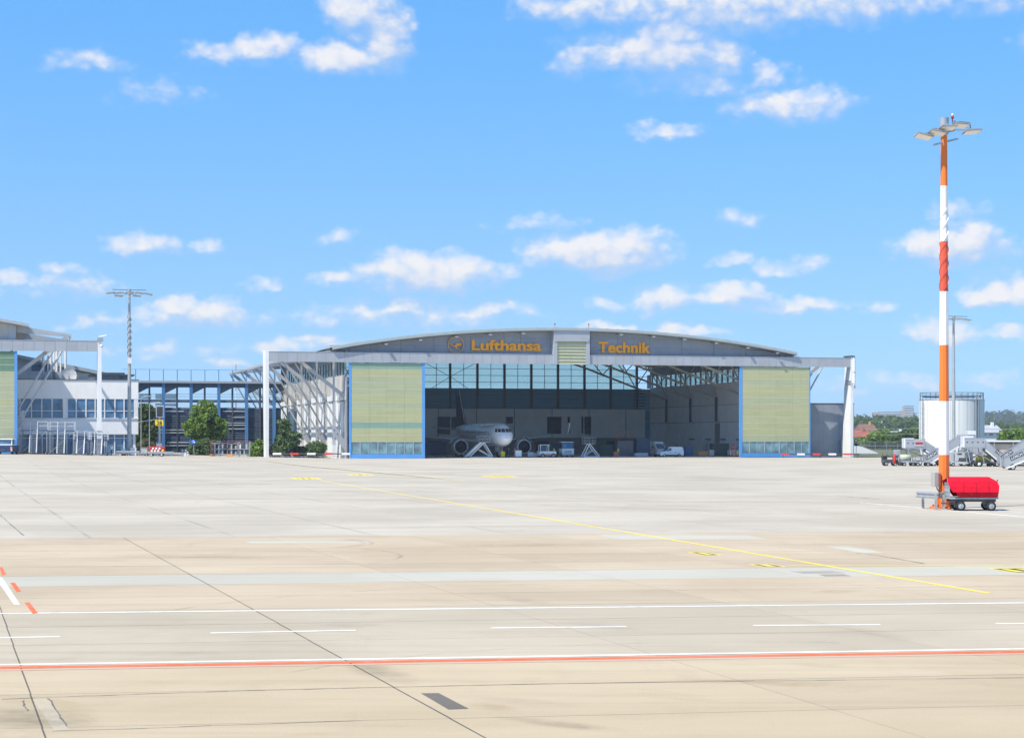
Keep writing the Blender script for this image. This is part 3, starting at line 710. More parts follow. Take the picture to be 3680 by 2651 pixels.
# office block inside along the back
off = MB().box(16,88.2,68.2,70.9,3.35,9.3).build('inner_office_front', IGREY, hg)
MB().box(16,88.2,69.6,70.9,0,3.3).build('inner_office_base', MGREY, off)
for x0, x1, y0, y1 in ((1572,1618,1497,1560),(1623,1668,1497,1540),(1818,1843,1497,1521),(1966,2017,1497,1558),(2040,2048,1497,1557),(2090,2096,1496,1557),(2101,2124,1496,1560)):
    a, z1 = UZ(x0,y0,68.15); c, z0 = UZ(x1,y1,68.15)
    MB().box(a,c,68.1,68.19,z0,z1).build('window', WINI, off)
for x0, x1 in ((1540,1590),(1925,1972),(2180,2230)):
    a, _ = UZ(x0,1600,69.5); c, _ = UZ(x1,1600,69.5); MB().box(a,c,69.5,69.59,.05,2.6).build('doorway', NAVY, off)
for a in np.arange(20,88,8.0): MB().box(a-.04,a+.04,68.12,68.19,3.4,9.3).build('panel_joint', NAVY, off)
# right wall furniture
for v in (12,20,28,36,45): MB().box(UW1-.5,UW1-.22,v-1.2,v+1.2,3.0,3.2).build('cable_tray', DSTEEL, hg)
MB().box(UW1-.35,UW1-.22,30,32.4,0,6.2).build('side_door', MGREY, hg)
TR = M('truss_steel', (.40,.38,.35), .6, .1, var=.1)
for v in (3.2,17.4,31.6,45.8,60.0):
    tr = MB(); P = []
    ub_ = [UW0, 33.2, UC-9, UC, UC+9, 70.2, UW1]; zb_ = [11.0, 18.4, 20.3, 20.8, 20.3, 18.4, 11.0]
    us_ = np.linspace(UW0, UW1, 23); zl = np.interp(us_, ub_, zb_); zt = np.array([roofz(u)-.85 for u in us_]); zl = np.minimum(zl, zt-.35)
    t0 = MB()
    for (a, za), (c, zc) in zip(zip(us_, zl), zip(us_[1:], zl[1:])): t0.bar((a,v,za),(c,v,zc),.32,.36)
    truss = t0.build('roof_truss', TR, hg)
    t1 = MB()
    for (a, za), (c, zc) in zip(zip(us_, zt), zip(us_[1:], zt[1:])): t1.bar((a,v,za),(c,v,zc),.3,.3)
    t1.build('top_chord', TR, truss)
    for i in range(len(us_)-1):
        a, c = (zl[i], zt[i+1]) if i % 2 == 0 else (zt[i], zl[i+1])
        if max(zt[i]-zl[i], zt[i+1]-zl[i+1]) > .6: MB().bar((us_[i],v,a),(us_[i+1],v,c),.17).build('web_member', TR, truss)
    for uw in (UW0+.35, UW1-.35): MB().box(uw-.2,uw+.2,v-.25,v+.25,6.5,11.2).build('truss_column', DSTEEL, truss)
for u in (24,36,UC,67,79): MB().bar((u,1.5,roofz(u)-1.2),(u,70,roofz(u)-1.2),.2,.3).build('purlin_beam', TR, hg)
FLOORM = concrete('hangar_floor_concrete', (.52,.52,.51), (.60,.60,.59), .3, objvar=0)
fl = MB().box(UW0+.2,UW1-.2,.9,VB,-.02,.006).build('hangar_floor', FLOORM, None, (O1[0],O1[1],0), TH); tag(fl, kind='structure')
# annex wall right of the doors
ax0, ax1 = UZ(2905,1500,5)[0], UZ(3060,1500,5)[0]
zt = UZ(2960,1449,5)[1]
an = root('annex_building', 'plain blue-grey clad annex standing behind the right corner post of the hangar', 'building', (O1[0],O1[1],0), TH)
core = MB().box(ax0,ax1+.5,5.1,40,-.4,zt-.1).build('wall', MGREY, an)
w3 = (ax1+.5-ax0)/3
for i in range(3):
    for z0, z1 in ((-.3,zt*.62),(zt*.62+.02,zt-.12)): MB().box(ax0+i*w3+.01,ax0+(i+1)*w3-.01,5.0,5.09,z0,z1).build('cladding_panel', BGREY, core)
MB().box(ax0-.05,ax1+.55,4.95,40,zt-.1,zt+.05).build('roof_edge', DSTEEL, an)
MB().box(ax1-2.2,ax1-1.0,4.6,5.0,0,3.0).build('cabinet', LGREY, an)

# ------------------------------------------------------------------ gable lettering and emblem
def text_islands(txt, size, depth, offset=0.0, spacing=1.0, shear=0.0):
    cu = bpy.data.curves.new('t', 'FONT'); cu.body = txt; cu.size = size; cu.extrude = depth; cu.offset = offset; cu.space_character = spacing; cu.resolution_u = 4; cu.shear = shear
    o = bpy.data.objects.new('t', cu); COL.objects.link(o)
    dg = bpy.context.evaluated_depsgraph_get(); dg.update()
    me = bpy.data.meshes.new_from_object(o.evaluated_get(dg)); bpy.data.objects.remove(o)
    V = [v.co.copy() for v in me.vertices]; par = list(range(len(V)))
    def find(i):
        while par[i] != i: par[i] = par[par[i]]; i = par[i]
        return i
    for p in me.polygons:
        r0 = find(p.vertices[0])
        for i in p.vertices[1:]: par[find(i)] = r0
    isl = {}
    for p in me.polygons: isl.setdefault(find(p.vertices[0]), []).append(tuple(p.vertices))
    groups = []
    for fs in isl.values():
        xs = [V[i].x for q in fs for i in q]; groups.append([min(xs), max(xs), list(fs)])
    groups.sort(key=lambda g: g[0]); merged = []
    for g in groups:
        if merged and (min(g[1], merged[-1][1])-max(g[0], merged[-1][0])) > .6*min(g[1]-g[0], merged[-1][1]-merged[-1][0]):
            merged[-1][1] = max(g[1], merged[-1][1]); merged[-1][0] = min(g[0], merged[-1][0]); merged[-1][2] += g[2]
        else: merged.append(g)
    return V, [g[2] for g in merged]
def lettering(parent, txt, x0, x1, zc0, zc1, y, mat, depth=.08, weight=.03, name='letter', cap='H', axis='xz'):
    V, groups = text_islands(txt, 1.0, .05, weight)
    xs = [v.x for v in V]; Vc, _ = text_islands(cap, 1.0, .05, weight); ys = [v.y for v in Vc]
    sx = (x1-x0)/(max(xs)-min(xs)); sy = (zc1-zc0)/(max(ys)-min(ys)); mx, my = min(xs), min(ys)
    for fs in groups:
        ids = sorted({i for q in fs for i in q}); mp = {i: k for k, i in enumerate(ids)}
        vs = [(x0+(V[i].x-mx)*sx, y-(V[i].z/.05)*depth/2, zc0+(V[i].y-my)*sy) for i in ids]
        b = MB(); b.add(vs, [tuple(mp[i] for i in q) for q in fs]); b.build(name, mat, parent)
def hsign(px0, px1, py0, py1, v):
    a, z1 = UZ(px0,py0,v); c, z0 = UZ(px1,py1,v); return a, c, z0, z1
a, c, z0, z1 = hsign(1695,1945,1220,1261,1.1)
sg = root('gable_sign', 'longer orange sign word on the hangar gable beside the ring emblem', 'sign', (O1[0],O1[1],0), TH, 'orange gable lettering')
lettering(sg, 'Lufthansa', a, c, z0, z1, 1.08, ORANGE, .22, .030, cap='L')
MB().box(a,c,1.12,1.2,z0+.45,z0+.5).build('mounting_rail', DSTEEL, sg)
a, c, z0, z1 = hsign(2149,2338,1227,1269,1.1)
sg = root('gable_sign', 'shorter orange sign word on the hangar gable right of the louvred box', 'sign', (O1[0],O1[1],0), TH, 'orange gable lettering')
lettering(sg, 'Technik', a, c, z0, z1, 1.08, ORANGE, .22, .030, cap='T')
MB().box(a,c,1.12,1.2,z0+.45,z0+.5).build('mounting_rail', DSTEEL, sg)
a, c, z0, z1 = hsign(1608.5,1667,1208,1270,1.1); ec, ez, er = (a+c)/2, (z0+z1)/2, (c-a)/2
em = root('gable_emblem', 'round orange ring emblem with a flying crane on the hangar gable', 'emblem', (O1[0],O1[1],0), TH)
b = MB(); n = 40
for r0, r1 in ((er, er*.90),):
    vs = [(ec+r*math.cos(2*math.pi*i/n), y, ez+r*(z1-z0)/(c-a)*math.sin(2*math.pi*i/n)) for r in (r0, r1) for y in (.92,1.15) for i in range(n)]
    q = lambda k, i: k*n+i % n
    b.add(vs, [f for i in range(n) for f in ((q(0,i),q(0,i+1),q(1,i+1),q(1,i)),(q(2,i+1),q(2,i),q(3,i),q(3,i+1)),(q(0,i+1),q(0,i),q(2,i),q(2,i+1)),(q(1,i),q(1,i+1),q(3,i+1),q(3,i)))])
b.build('ring', M('emblem_ring', (.62,.36,.16), .5), em)
crane = [(-.88,.18),(-.62,.16),(-.30,-.10),(-.20,-.13),(-.02,.02),(.14,.20),(.86,.14),(.62,.0),(.40,-.08),(.16,-.12),(.08,-.22),(.30,-.36),(.48,-.44),(.18,-.42),(-.08,-.30),(-.34,-.18),(-.64,.06)]
MB().prism([(ec+x*er*.95, ez+z*er*1.05) for x,z in crane], .93, 1.1).build('crane', ORANGE, em)
MB().box(ec-er*.9,ec+er*.9,1.12,1.2,ez-.5,ez-.45).build('mounting_rail', DSTEEL, em)

# ================================================================== NEIGHBOUR HANGAR AT THE LEFT, OFFICE, SHEDS
Z2 = .78
def U2(px, py, v): return UZ(px, py, v, O2, Z2)
h2 = root('aircraft_hangar', 'neighbouring hangar cut off by the left picture edge, with white corner post', 'hangar', (O2[0],O2[1],Z2), TH)
LG2 = LGREY
fb2 = build_front(h2, -32, -.25, 1.56)
pp = post(h2, 0.0, .55, .62, 2.0, 2.4, 17.6)
cap = MB().box(-.35,.55,-.45,.6,17.5,18.0).build('post_head', STEEL, pp)
MB().add([(-.1,-.5,18.1),(1.0,-.5,18.35),(1.0,.3,18.45),(-.1,.3,18.2),(-.1,-.5,18.18),(1.0,-.5,18.43),(1.0,.3,18.53),(-.1,.3,18.28)],[(0,3,2,1),(4,5,6,7),(0,1,5,4),(1,2,6,5),(2,3,7,6),(3,0,4,7)]).build('floodlight', WHITE, pp)
MB().lathe([(0,.05),(.1,.22),(.4,.25),(.5,.1)],12,'z',(.25,-.6,16.5)).build('camera_dome', WHITE, pp)
for z in (.2,.8,1.4,2.0,2.5,3.2,3.7): MB().box(-.36,.36,-.16,2.35,z,z+.06).build('ladder_band', STEEL, pp)
RB = lambda u: roofz(u+103.4)+1.6
# roof end and gable part of the neighbour
uR = UC+41.2-103.4                       # right end of the roof sheet
us2 = np.linspace(uR-26, uR, 17); b = MB()
for a, c in zip(us2, us2[1:]):
    vs = []
    for v in (-.42, 74.0): vs += [(a,v,RB(a)-.5),(c,v,RB(c)-.5),(c,v,RB(c)-.06),(a,v,RB(a)-.06)]
    b.add(vs, [(0,1,2,3),(7,6,5,4),(0,4,5,1),(2,6,7,3)])
d2 = b.build('roof', ROOFM, h2)
for a, c in zip(us2[::2], us2[2::2]):
    MB().prism([(a,RB(a)-.42),(c-.01,RB(c)-.42),(c-.01,RB(c)),(a,RB(a))], -.53, -.43).build('edge_board', ROOFM, d2)
g2 = MB().prism([(uR-26,17.3)]+[(u,RB(u)-.6) for u in us2[:-2]]+[(us2[-3],17.3)], 1.35, 1.5).build('gable_wall', NAVY, h2)
gj = [us2[0],-24,-18.4,-13.6,-12.4]
for a, c in zip(gj, gj[1:]):
    MB().prism([(a+.02,17.25),(c-.02,17.25),(c-.02,RB(c)-.56),(a+.02,RB(a)-.56)], 1.22, 1.33).build('gable_panel', TGREY if c < -13 else LGREY, g2)
side_frames(h2, -1, 0, [2+17.3*k for k in range(4)], -13, 1.6, 1)
w2 = MB().box(-13.12,-13.0,.6,60,-.3,16.6).build('side_wall', TGREY, h2)
for i in range(6):
    for z0, z1 in ((0,6.36),(6.44,9.58),(9.66,13.86),(13.94,16.4)): MB().box(-12.995,-12.9,.65+i*8.65,.6+(i+1)*8.65,z0,z1).build('outer_panel', TGREY, w2)
# green door of the neighbour
a, c = -32.0, U2(62,1500,.12)[0]
hangar_door('hangar_door', 'green slatted hangar door cut off by the left picture edge', h2, TH, a, c, 13, [1,1,1,1,1,2,1,1,1,1,5,5,5], (.75,2.2), 15.85, .35, .42, 10, (O2[0],O2[1],Z2))

# ------------------------------------------------------------------ office building
VO = 9.0
o0, o1 = -12.8, U2(497,1500,VO)[0]
zt = U2(300,1365,VO)[1]
of = root('office_building', 'white two-storey office building with ribbon windows between the neighbour hangar and lamp mast', 'building', (O2[0],O2[1],Z2), TH)
def oz(y): return U2(300,y,VO)[1]
RENDER = M('white_render', (.88,.875,.86), .8, var=.03, dirt=.12)
zw0, zw1, zg1 = oz(1502), oz(1433), oz(1560)
wl = MB().box(o0,o1,VO,VO+14,zw1,zt).box(o0,o1,VO,VO+14,zg1,zw0).box(o0,o1-.4,VO+.5,VO+14,-.3,zg1).box(o0,o1-.3,VO+.35,VO+13.9,zw0,zw1).build('wall', RENDER, of)
MB().box(o0,o1+.1,VO-.1,VO+14.1,zt,zt+.12).build('roof_coping', DSTEEL, of)
MB().box(o0,o1+.06,VO-.14,VO,zw0-.1,zw0+.02).build('window_sill', WHITE, of)
def ribbon(px_edges, za, zb, zt_, vface, tag_):
    for x0, x1 in zip(px_edges, px_edges[1:]):
        ua, ub = U2(x0,1500,vface)[0], U2(x1,1500,vface)[0]
        wn = MB().box(ua+.02,ub-.02,vface+.12,vface+.3,za,zb).build('window', WINB, of)
        MB().box(ua-.09,ua+.09,vface-.02,vface+.2,za,zb).build('window_post', WHITE, wn)
        MB().box(ua+.1,ub-.1,vface+.02,vface+.2,zt_-.05,zt_+.05).build('transom', WHITE, wn)
ribbon([72,113,150,187,224], zw0+.05, zw1-.02, oz(1476), VO, 'u'); ribbon([242,274,309,342,376,413,446,480], zw0+.05, zw1-.02, oz(1476), VO, 'u')
MB().box(U2(224,1500,VO)[0]+.1,U2(242,1500,VO)[0]-.1,VO+.03,VO+.34,zw0+.03,zw1).build('window_pier', RENDER, of)
MB().box(U2(481,1500,VO)[0],o1-.02,VO+.03,VO+.34,zw0+.03,zw1).build('window_pier', WHITE, of)
ribbon([76,112,152,190,240,276,318,352,376,412,446,478], .15, zg1-.05, oz(1574), VO+.35, 'g')
for i, px in enumerate((155,172,183,195,204,218,236)):
    u, _ = U2(px,1300,VO+4); ztp = U2(px,(1270,1284,1275,1258,1262,1252,1260)[i],VO+4)[1]
    vp = MB().tube((u,VO+4,zt),(u,VO+4,ztp),.14 if i % 2 else .2,n=10).build('vent_pipe', WHITE, of)
    MB().tube((u,VO+4,ztp-.05),(u,VO+4,ztp+.3),.2,.05,n=10).build('rain_cap', DSTEEL, vp)
u, z = U2(247,1349,VO+3)
ds = MB().lathe([(0,1.25),(.08,1.0),(.15,.6),(.18,.02)],24,'y',(u,VO+3,z)).build('satellite_dish', WHITE, of)
MB().bar((u,VO+3,zt),(u,VO+3.2,z),.12).bar((u-.5,VO+2.9,z-.4),(u,VO+2.2,z-.1),.05).build('dish_mount', STEEL, ds)
ua, z0 = U2(322,1346,VO+6); ub, z1 = U2(481,1352,VO+6)
rp = MB().box(ua,ub,VO+4,VO+10,z1+.05,z1+.25).box(ua+1.5,ub-1.5,VO+5,VO+9,z1+.25,z1+.55).build('roof_pavilion', DSTEEL, of)
MB().box(ua+1,ub-1,VO+5,VO+9.5,zt,z1+.05).build('pavilion_glazing', WINB, rp)
for px in (182,205): 
    u = U2(px,1350,VO+2.5)[0]; MB().box(u-.7,u+.7,VO+2,VO+3.2,zt+.05,zt+1.3).build('roof_unit', LGREY, of)
for px in range(70,340,30):
    u = U2(px,1350,VO+1)[0]; MB().tube((u,VO+1,zt),(u,VO+1,zt+.9),.025).build('rail_post', STEEL, of)
MB().bar((o0,VO+1,zt+.9),(U2(330,1350,VO+1)[0],VO+1,zt+.9),.04).build('roof_rail', STEEL, of)

# ------------------------------------------------------------------ workshop with sloping roof behind the office
VS = 38.0
ws = root('workshop_building', 'pale grey workshop with sloping roof rising behind the white office', 'building', (O2[0],O2[1],Z2), TH)
a, za = U2(30,1268,VS); c, zc = U2(350,1337,VS); _, zl = U2(60,1275,VS)
PGREY = M('pale_grey_render', (.60,.60,.61), .7, var=.04, dirt=.15)
wl = MB().prism([(a,-.3),(c,-.3),(c,zc-.5),(a,za-.5)], VS, VS+25).build('wall', PGREY, ws)
MB().prism([(a,za-.55),(c+1.2,zc-.6),(c+1.2,zc),(a,za)], VS-1.2, VS+26).build('roof', ROOFM, ws)
for x0, x1, y0, y1 in ((113,150,1310,1333),(156,186,1310,1336)):
    p, z1 = U2(x0,y0,VS); q, z0 = U2(x1,y1,VS); MB().box(p,q,VS-.08,VS+.05,z0,z1).build('window', WINB, ws)
MB().box(c-1.5,c+.8,VS-1.1,VS-.8,zc-1.8,zc-1.2).build('floodlight', WHITE, ws)

# ------------------------------------------------------------------ open louvred steel structure behind the trees
VL = 62.0
def UL(px, py): return U2(px, py, VL)
DBLUE = M('steel_blue_column', (.07,.20,.42), .45, var=.08)
ls = root('louvred_steel_enclosure', 'long open steel enclosure with dark louvre slats and blue columns behind the round tree', 'enclosure', (O2[0],O2[1],Z2), TH)
ua, ub = UL(440,1500)[0], UL(1010,1500)[0]
zR, zE, zB, z1_, z2_, z3_ = UL(700,1328)[1], UL(700,1376)[1], UL(700,1392)[1], UL(700,1436)[1], UL(700,1446)[1], UL(700,1463)[1]
ed = MB().box(ua,ub,VL-1,VL+12,zE-.05,zE+.35).build('roof_slab', LGREY, ls)
MB().box(ua,ub,VL-.6,VL+.2,zB,zE-.06).build('roof_girder', NAVY, ls)
MB().box(ua,ub,VL-.2,VL+.2,z2_,z1_).build('middle_girder', LOUV, ls)
MB().box(ua,ub,VL-.5,VL-.4,zR-.07,zR).build('top_rail', BLUE, ls)
PITCH = 49.7
k = 0; px = 487.0
while px < 1010:
    u = UL(px,1500)[0]; big = k % 2 == 0
    if big: MB().box(u-.28,u+.28,VL-.75,VL-.25,-.3,zE).build('column', DBLUE, ls)
    else: MB().box(u-.16,u+.16,VL-.3,VL+.1,z3_-.1,zB).build('minor_column', NAVY, ls)
    MB().box(u-.06,u+.06,VL-.55,VL-.4,zE,zR).build('rail_post', DBLUE, ls)
    if big: MB().prism([(u+.3,zB),(u+2.6,zB),(u+.3,zB-1.2)], VL-.4, VL-.2).build('bracket', DSTEEL, ls)
    else: MB().box(u-.09,u+.09,VL-.36,VL-.2,-.3,z3_).build('guide_post', DSTEEL, ls)
    px += PITCH; k += 1
nl = 26; zs = np.linspace(-.1, z3_, nl+1)
for i in range(nl):
    MB().add([(ua,VL-.18,zs[i]),(ub,VL-.18,zs[i]),(ub,VL+.10,zs[i+1]-.05),(ua,VL+.10,zs[i+1]-.05),(ua,VL-.14,zs[i]),(ub,VL-.14,zs[i]),(ub,VL+.14,zs[i+1]-.05),(ua,VL+.14,zs[i+1]-.05)],
             [(0,1,2,3),(7,6,5,4),(0,4,5,1),(2,6,7,3)]).build('slat', LOUV, ls)
MB().box(ua,ub,VL+.5,VL+.6,-.3,z3_-.2).build('inner_screen', NAVY, ls)
# bright edges where some slats stand open
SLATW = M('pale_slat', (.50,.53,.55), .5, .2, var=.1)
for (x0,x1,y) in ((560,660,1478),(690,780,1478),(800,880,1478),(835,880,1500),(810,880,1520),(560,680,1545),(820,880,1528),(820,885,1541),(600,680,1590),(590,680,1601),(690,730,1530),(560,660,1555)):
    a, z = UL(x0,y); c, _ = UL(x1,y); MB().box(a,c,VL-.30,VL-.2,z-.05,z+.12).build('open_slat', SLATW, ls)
# lattice panels with light slats in the upper bays
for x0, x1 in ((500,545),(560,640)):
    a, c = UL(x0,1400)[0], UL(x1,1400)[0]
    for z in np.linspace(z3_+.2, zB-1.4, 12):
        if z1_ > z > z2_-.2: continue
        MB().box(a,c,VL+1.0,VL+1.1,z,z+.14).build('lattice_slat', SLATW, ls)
for z in (z1_+.55, z1_+1.0): MB().box(ua,ub,VL-.1,VL-.05,z,z+.05).build('guard_rail', DSTEEL, ls)
# far radio mast, red and white
fm = root('radio_mast', 'thin red and white radio mast far behind the louvred enclosure', 'mast', (*WP(848,1560,900)[:2],0))
for i in range(9):
    z0, z1 = 4*i, 4*(i+1)+0.0; z0 = 32*i/8*1.03; z1 = 32*(i+1)/8*1.03
    MB().tube((0,0,z0),(0,0,z1),.32-.02*i,.30-.02*i,6).build('mast_section', RED if i % 2 == 0 else WHITE, fm)

# ================================================================== MASTS
STRAKE = M('galvanised_mast', (.40,.43,.44), .5, .3, var=.1, dirt=.1)
LAMPG = M('lamp_glass', (.80,.78,.74), .3, .0, var=.05)
def lamp_head(parent, z, arm, n, size, mat, ringr):
    MB().tube((0,0,z-.1),(0,0,z+.75),.24,.24,12).build('winch_head', mat, parent)
    rg = MB(); k = 16
    for i in range(k):
        a, c = 2*math.pi*i/k, 2*math.pi*(i+1)/k
        rg.bar((ringr*math.cos(a),ringr*.55*math.sin(a),z+.1),(ringr*math.cos(c),ringr*.55*math.sin(c),z+.1),.06)
    rg.build('lamp_ring', mat, parent)
    for i, (x, y, dz, tilt) in enumerate(arm):
        ar = MB().bar((0,0,z+.12),(x*.8,y*.8,z+.16+dz),.07).bar((x*.8,y*.8,z+.3+dz),(x,y,z+dz+.2),.05).build('lamp_arm', mat, parent)
        w_, d_ = size; t = math.tan(R(tilt)); sg = -1
        top = MB().add([(x-w_,y-d_,z+dz-w_*t*sg+.12),(x+w_,y-d_,z+dz+w_*t*sg+.12),(x+w_,y+d_,z+dz+w_*t*sg-.02),(x-w_,y+d_,z+dz-w_*t*sg-.02),
                        (x-w_,y-d_,z+dz-w_*t*sg+.18),(x+w_,y-d_,z+dz+w_*t*sg+.18),(x+w_,y+d_,z+dz+w_*t*sg+.04),(x-w_,y+d_,z+dz-w_*t*sg+.04)],
                       [(0,3,2,1),(4,5,6,7),(0,1,5,4),(1,2,6,5),(2,3,7,6),(3,0,4,7)]).build('floodlight', mat, parent)
        e = .05
        MB().add([(x-w_+e,y-d_+e,z+dz-w_*t*sg+.095),(x+w_-e,y-d_+e,z+dz+w_*t*sg+.095),(x+w_-e,y+d_-e,z+dz+w_*t*sg-.03),(x-w_+e,y+d_-e,z+dz-w_*t*sg-.03)],[(0,1,2,3)]).build('lens', LAMPG, top)
def strakes(parent, z0, z1, r0, r1, mat, turns, arms=3, wdt=.12):
    for s_ in range(arms):
        b = MB(); N = int(turns*22)
        for i in range(N):
            q = []
            for t in (i/N, (i+1)/N):
                a = 2*math.pi*(turns*t+s_/arms); z = z0+(z1-z0)*t; r = r0+(r1-r0)*t
                q.append(((r*math.cos(a),r*math.sin(a),z),((r+wdt)*math.cos(a),(r+wdt)*math.sin(a),z)))
            b.quad(q[0][0],q[0][1],q[1][1],q[1][0])
        b.build('spiral_strake', mat, parent)
# red and white mast
MO = M('mast_orange', (.80,.19,.03), .5, var=.05, dirt=.06); MR = M('mast_red', (.66,.10,.05), .5, var=.06); MW = M('mast_white', (.80,.80,.78), .5, var=.03, dirt=.08)
mx, my = G(3392.5, 1826)
ms = root('light_mast', 'tall orange and white banded floodlight mast standing beside the red luggage cart', 'mast', (mx,my,0), R(12))
sc = F/my
def mz(py): return CAMH+(YH-py)/sc
bands = [(1826,1634,MO),(1634,1441,MW),(1441,1240,MO),(1240,1047,MW),(1047,868,MR),(868,668,MW),(668,487,MO)]
def mr(z): return .285-(.285-.165)*z/mz(487)
for y0, y1, m in bands:
    z0, z1 = max(.08, mz(y0)), mz(y1); MB().tube((0,0,z0),(0,0,z1-.004),mr(z0),mr(z1),10,smooth=False).build('mast_section', m, ms)
bs = MB().box(-.62,-.12,-.42,.42,0,.10).box(.12,.62,-.42,.42,0,.10).build('base_plate', MO, ms)
for sx in (-1,1):
    MB().prism([(sx*.16,.1),(sx*.58,.1),(sx*.27,.75),(sx*.27,1.2)],-.03,.03).build('base_gusset', MO, ms)
    for yy in (-.3,.3): MB().tube((sx*.45,yy,.1),(sx*.45,yy,.2),.05,n=6).build('anchor_bolt', DSTEEL, bs)
for y0, y1, m in ((1047,868,MR),(868,745,MW)):
    strakes(ms, mz(y0)+.05, mz(y1)-.05, mr(mz(y0))+.01, mr(mz(y1))+.01, m, 1.1 if m is MR else .8, 3, .03)
bxm = M('cabinet_grey', (.40,.38,.36), .6)
cb = MB().box(-.62,-.29,-.25,.22,mz(1748),mz(1697)).build('switch_cabinet', bxm, ms)
MB().box(-.42,-.30,-.262,-.252,mz(1746),mz(1700)).build('cabinet_door', M('cabinet_red', (.42,.10,.06), .6), cb)
MB().path([(-.45,-.1,mz(1748)),(-.42,-.12,mz(1758)),(-.3,-.15,mz(1766))],.03).build('cable', DSTEEL, ms)
zt = mz(487)
lamp_head(ms, zt+.15, [(-1.25,-.3,-.36,10),(-.66,-.62,-.2,7),(-.22,-.9,.02,-2),(.52,-.75,.2,3),(1.5,-.1,.0,-4),(.1,.8,.1,3)], 6, (.44,.32), STEEL, .55)
MB().bar((.5,-.1,zt+.72),(1.45,.05,zt+.70),.05).bar((1.45,.05,zt+.70),(1.5,.05,zt+.35),.04).build('lamp_outrigger', DSTEEL, ms)
MB().bar((-.7,-.3,zt-.55),(.9,.3,zt-.1),.09).build('service_bracket', STEEL, ms)
ol = MB().tube((.42,-.1,zt+.5),(.42,-.1,zt+.85),.03).build('beacon_stem', DSTEEL, ms)
MB().lathe([(0,.02),(.02,.08),(.14,.08),(.16,.02)],12,'z',(.42,-.1,zt+.85)).build('beacon', RED, ol)
MB().lathe([(0,.02),(.02,.06),(.1,.05),(.12,.01)],12,'z',(.42,-.1,zt+1.0)).build('beacon_cap', WHITE, ol)
# grey masts
def grey_mast(px, pyb, pyt, D, label, strk, lamps):
    x = (px-CX)*D/F; z0 = gz(x, D); s_ = F/D; ht = (YH-pyt)/s_+CAMH-z0
    t = root('light_mast', label, 'mast', (x,D,z0), TH, 'grey floodlight masts')
    n = 6
    for i in range(n): MB().tube((0,0,ht*i/n),(0,0,ht*(i+1)/n-.01),.36-.18*i/n,.36-.18*(i+1)/n,14).build('mast_section', STRAKE, t)
    if strk: strakes(t, ht*.61, ht*.86, .25, .21, STRAKE, 2.2, 3, .10); MB().box(-.3,.3,-.45,-.25,ht*.565,ht*.60).build('mast_box', WHITE, t)
    lamp_head(t, ht-.2, lamps, 6, (.62,.45), STEEL, 1.0)
    MB().bar((-2.6,0,ht+.45),(2.6,0,ht+.45),.08).build('cross_arm', DSTEEL, t)
    return t
grey_mast(465,1632,1052,304,'grey tapered floodlight mast with spiral strakes in front of the white office',True,[(-2.9,-.3,0,-5),(-1.7,-.6,.0,-5),(0,-.9,.1,0),(1.5,-.6,.05,8),(2.9,-.2,-.05,12),(-1.6,.7,-.35,4),(1.2,.8,-.3,3)])
grey_mast(3427,1640,1146,330,'grey floodlight mast rising in front of the white storage tank',False,[(-2.2,-.4,0,-5),(-1.1,-.6,.05,-5),(0,-.8,.1,0),(1.3,-.6,.05,6),(2.4,-.2,0,10)])

# ================================================================== crash barrier at the mast
def guard_rail(pts, h, label, loc, rz, posts, wdt=.31, mat=STEEL, cat='guard rail', group=None):
    t = root('guard_rail', label, cat, loc, rz, group)
    for i, (p, q) in enumerate(zip(pts, pts[1:])):
        p, q = Vector((*p,0)), Vector((*q,0)); d = (q-p).normalized(); nrm = Vector((d.y,-d.x,0))
        prof = [(0,-wdt/2),(.05,-wdt*.36),(.05,-wdt*.2),(0,-wdt*.08),(0,wdt*.08),(.05,wdt*.2),(.05,wdt*.36),(0,wdt/2)]
        b = MB(); vs = []
        for e in (p, q):
            for o_, z in prof: r_ = e+nrm*(o_+.02); vs.append((r_.x,r_.y,h+z))
            for o_, z in prof: r_ = e+nrm*(o_); vs.append((r_.x,r_.y,h+z))
        k = len(prof); fs = []
        for j in range(k-1): fs += [(j,j+1,2*k+j+1,2*k+j),(k+j+1,k+j,3*k+j,3*k+j+1)]
        fs += [(0,2*k,3*k,k),(k-1,2*k-1,4*k-1,3*k-1)]
        b.add(vs, fs); b.build('rail_beam', mat, t)
    for x, y in posts: MB().box(x-.06,x+.06,y-.05,y+.05,0,h+.05).build('rail_post', mat, t)
    return t
gx, gy = G(3316, 1826)
q1 = G(3374,1832); q2 = G(3415,1826)
guard_rail([(-.28,.02),(q1[0]-gx,q1[1]-gy),(q2[0]-gx,q2[1]-gy+.4)], .72, 'short galvanised crash barrier around the foot of the banded mast', (gx,gy,0), 0, [(.03,.08),(q1[0]-gx-.12,q1[1]-gy+.1),(q1[0]-gx+.28,q1[1]-gy+.2)])

# ================================================================== red luggage cart
ca, cb_ = G(3450, 1834), G(3560, 1834)
cart = root('luggage_cart', 'luggage cart with bright red tarpaulin hood beside the banded mast', 'cart', (ca[0],ca[1],0), R(-3))
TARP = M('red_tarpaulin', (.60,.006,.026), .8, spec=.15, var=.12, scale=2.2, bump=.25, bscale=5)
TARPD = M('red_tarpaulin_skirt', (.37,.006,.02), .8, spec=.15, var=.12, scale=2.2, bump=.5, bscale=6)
dk = .58; Lc0, Lc1, W0, W1 = -.58, 1.86, -.15, 1.25
MB().bbox(Lc0,Lc1,W0-.05,W1+.05,dk,dk+.09,.02).build('deck', STEEL, cart)
fr = MB().box(Lc0+.1,Lc1-.1,W0+.1,W0+.2,dk-.14,dk-.002).box(Lc0+.1,Lc1-.1,W1-.2,W1-.1,dk-.14,dk-.002).build('chassis', DSTEEL, cart)
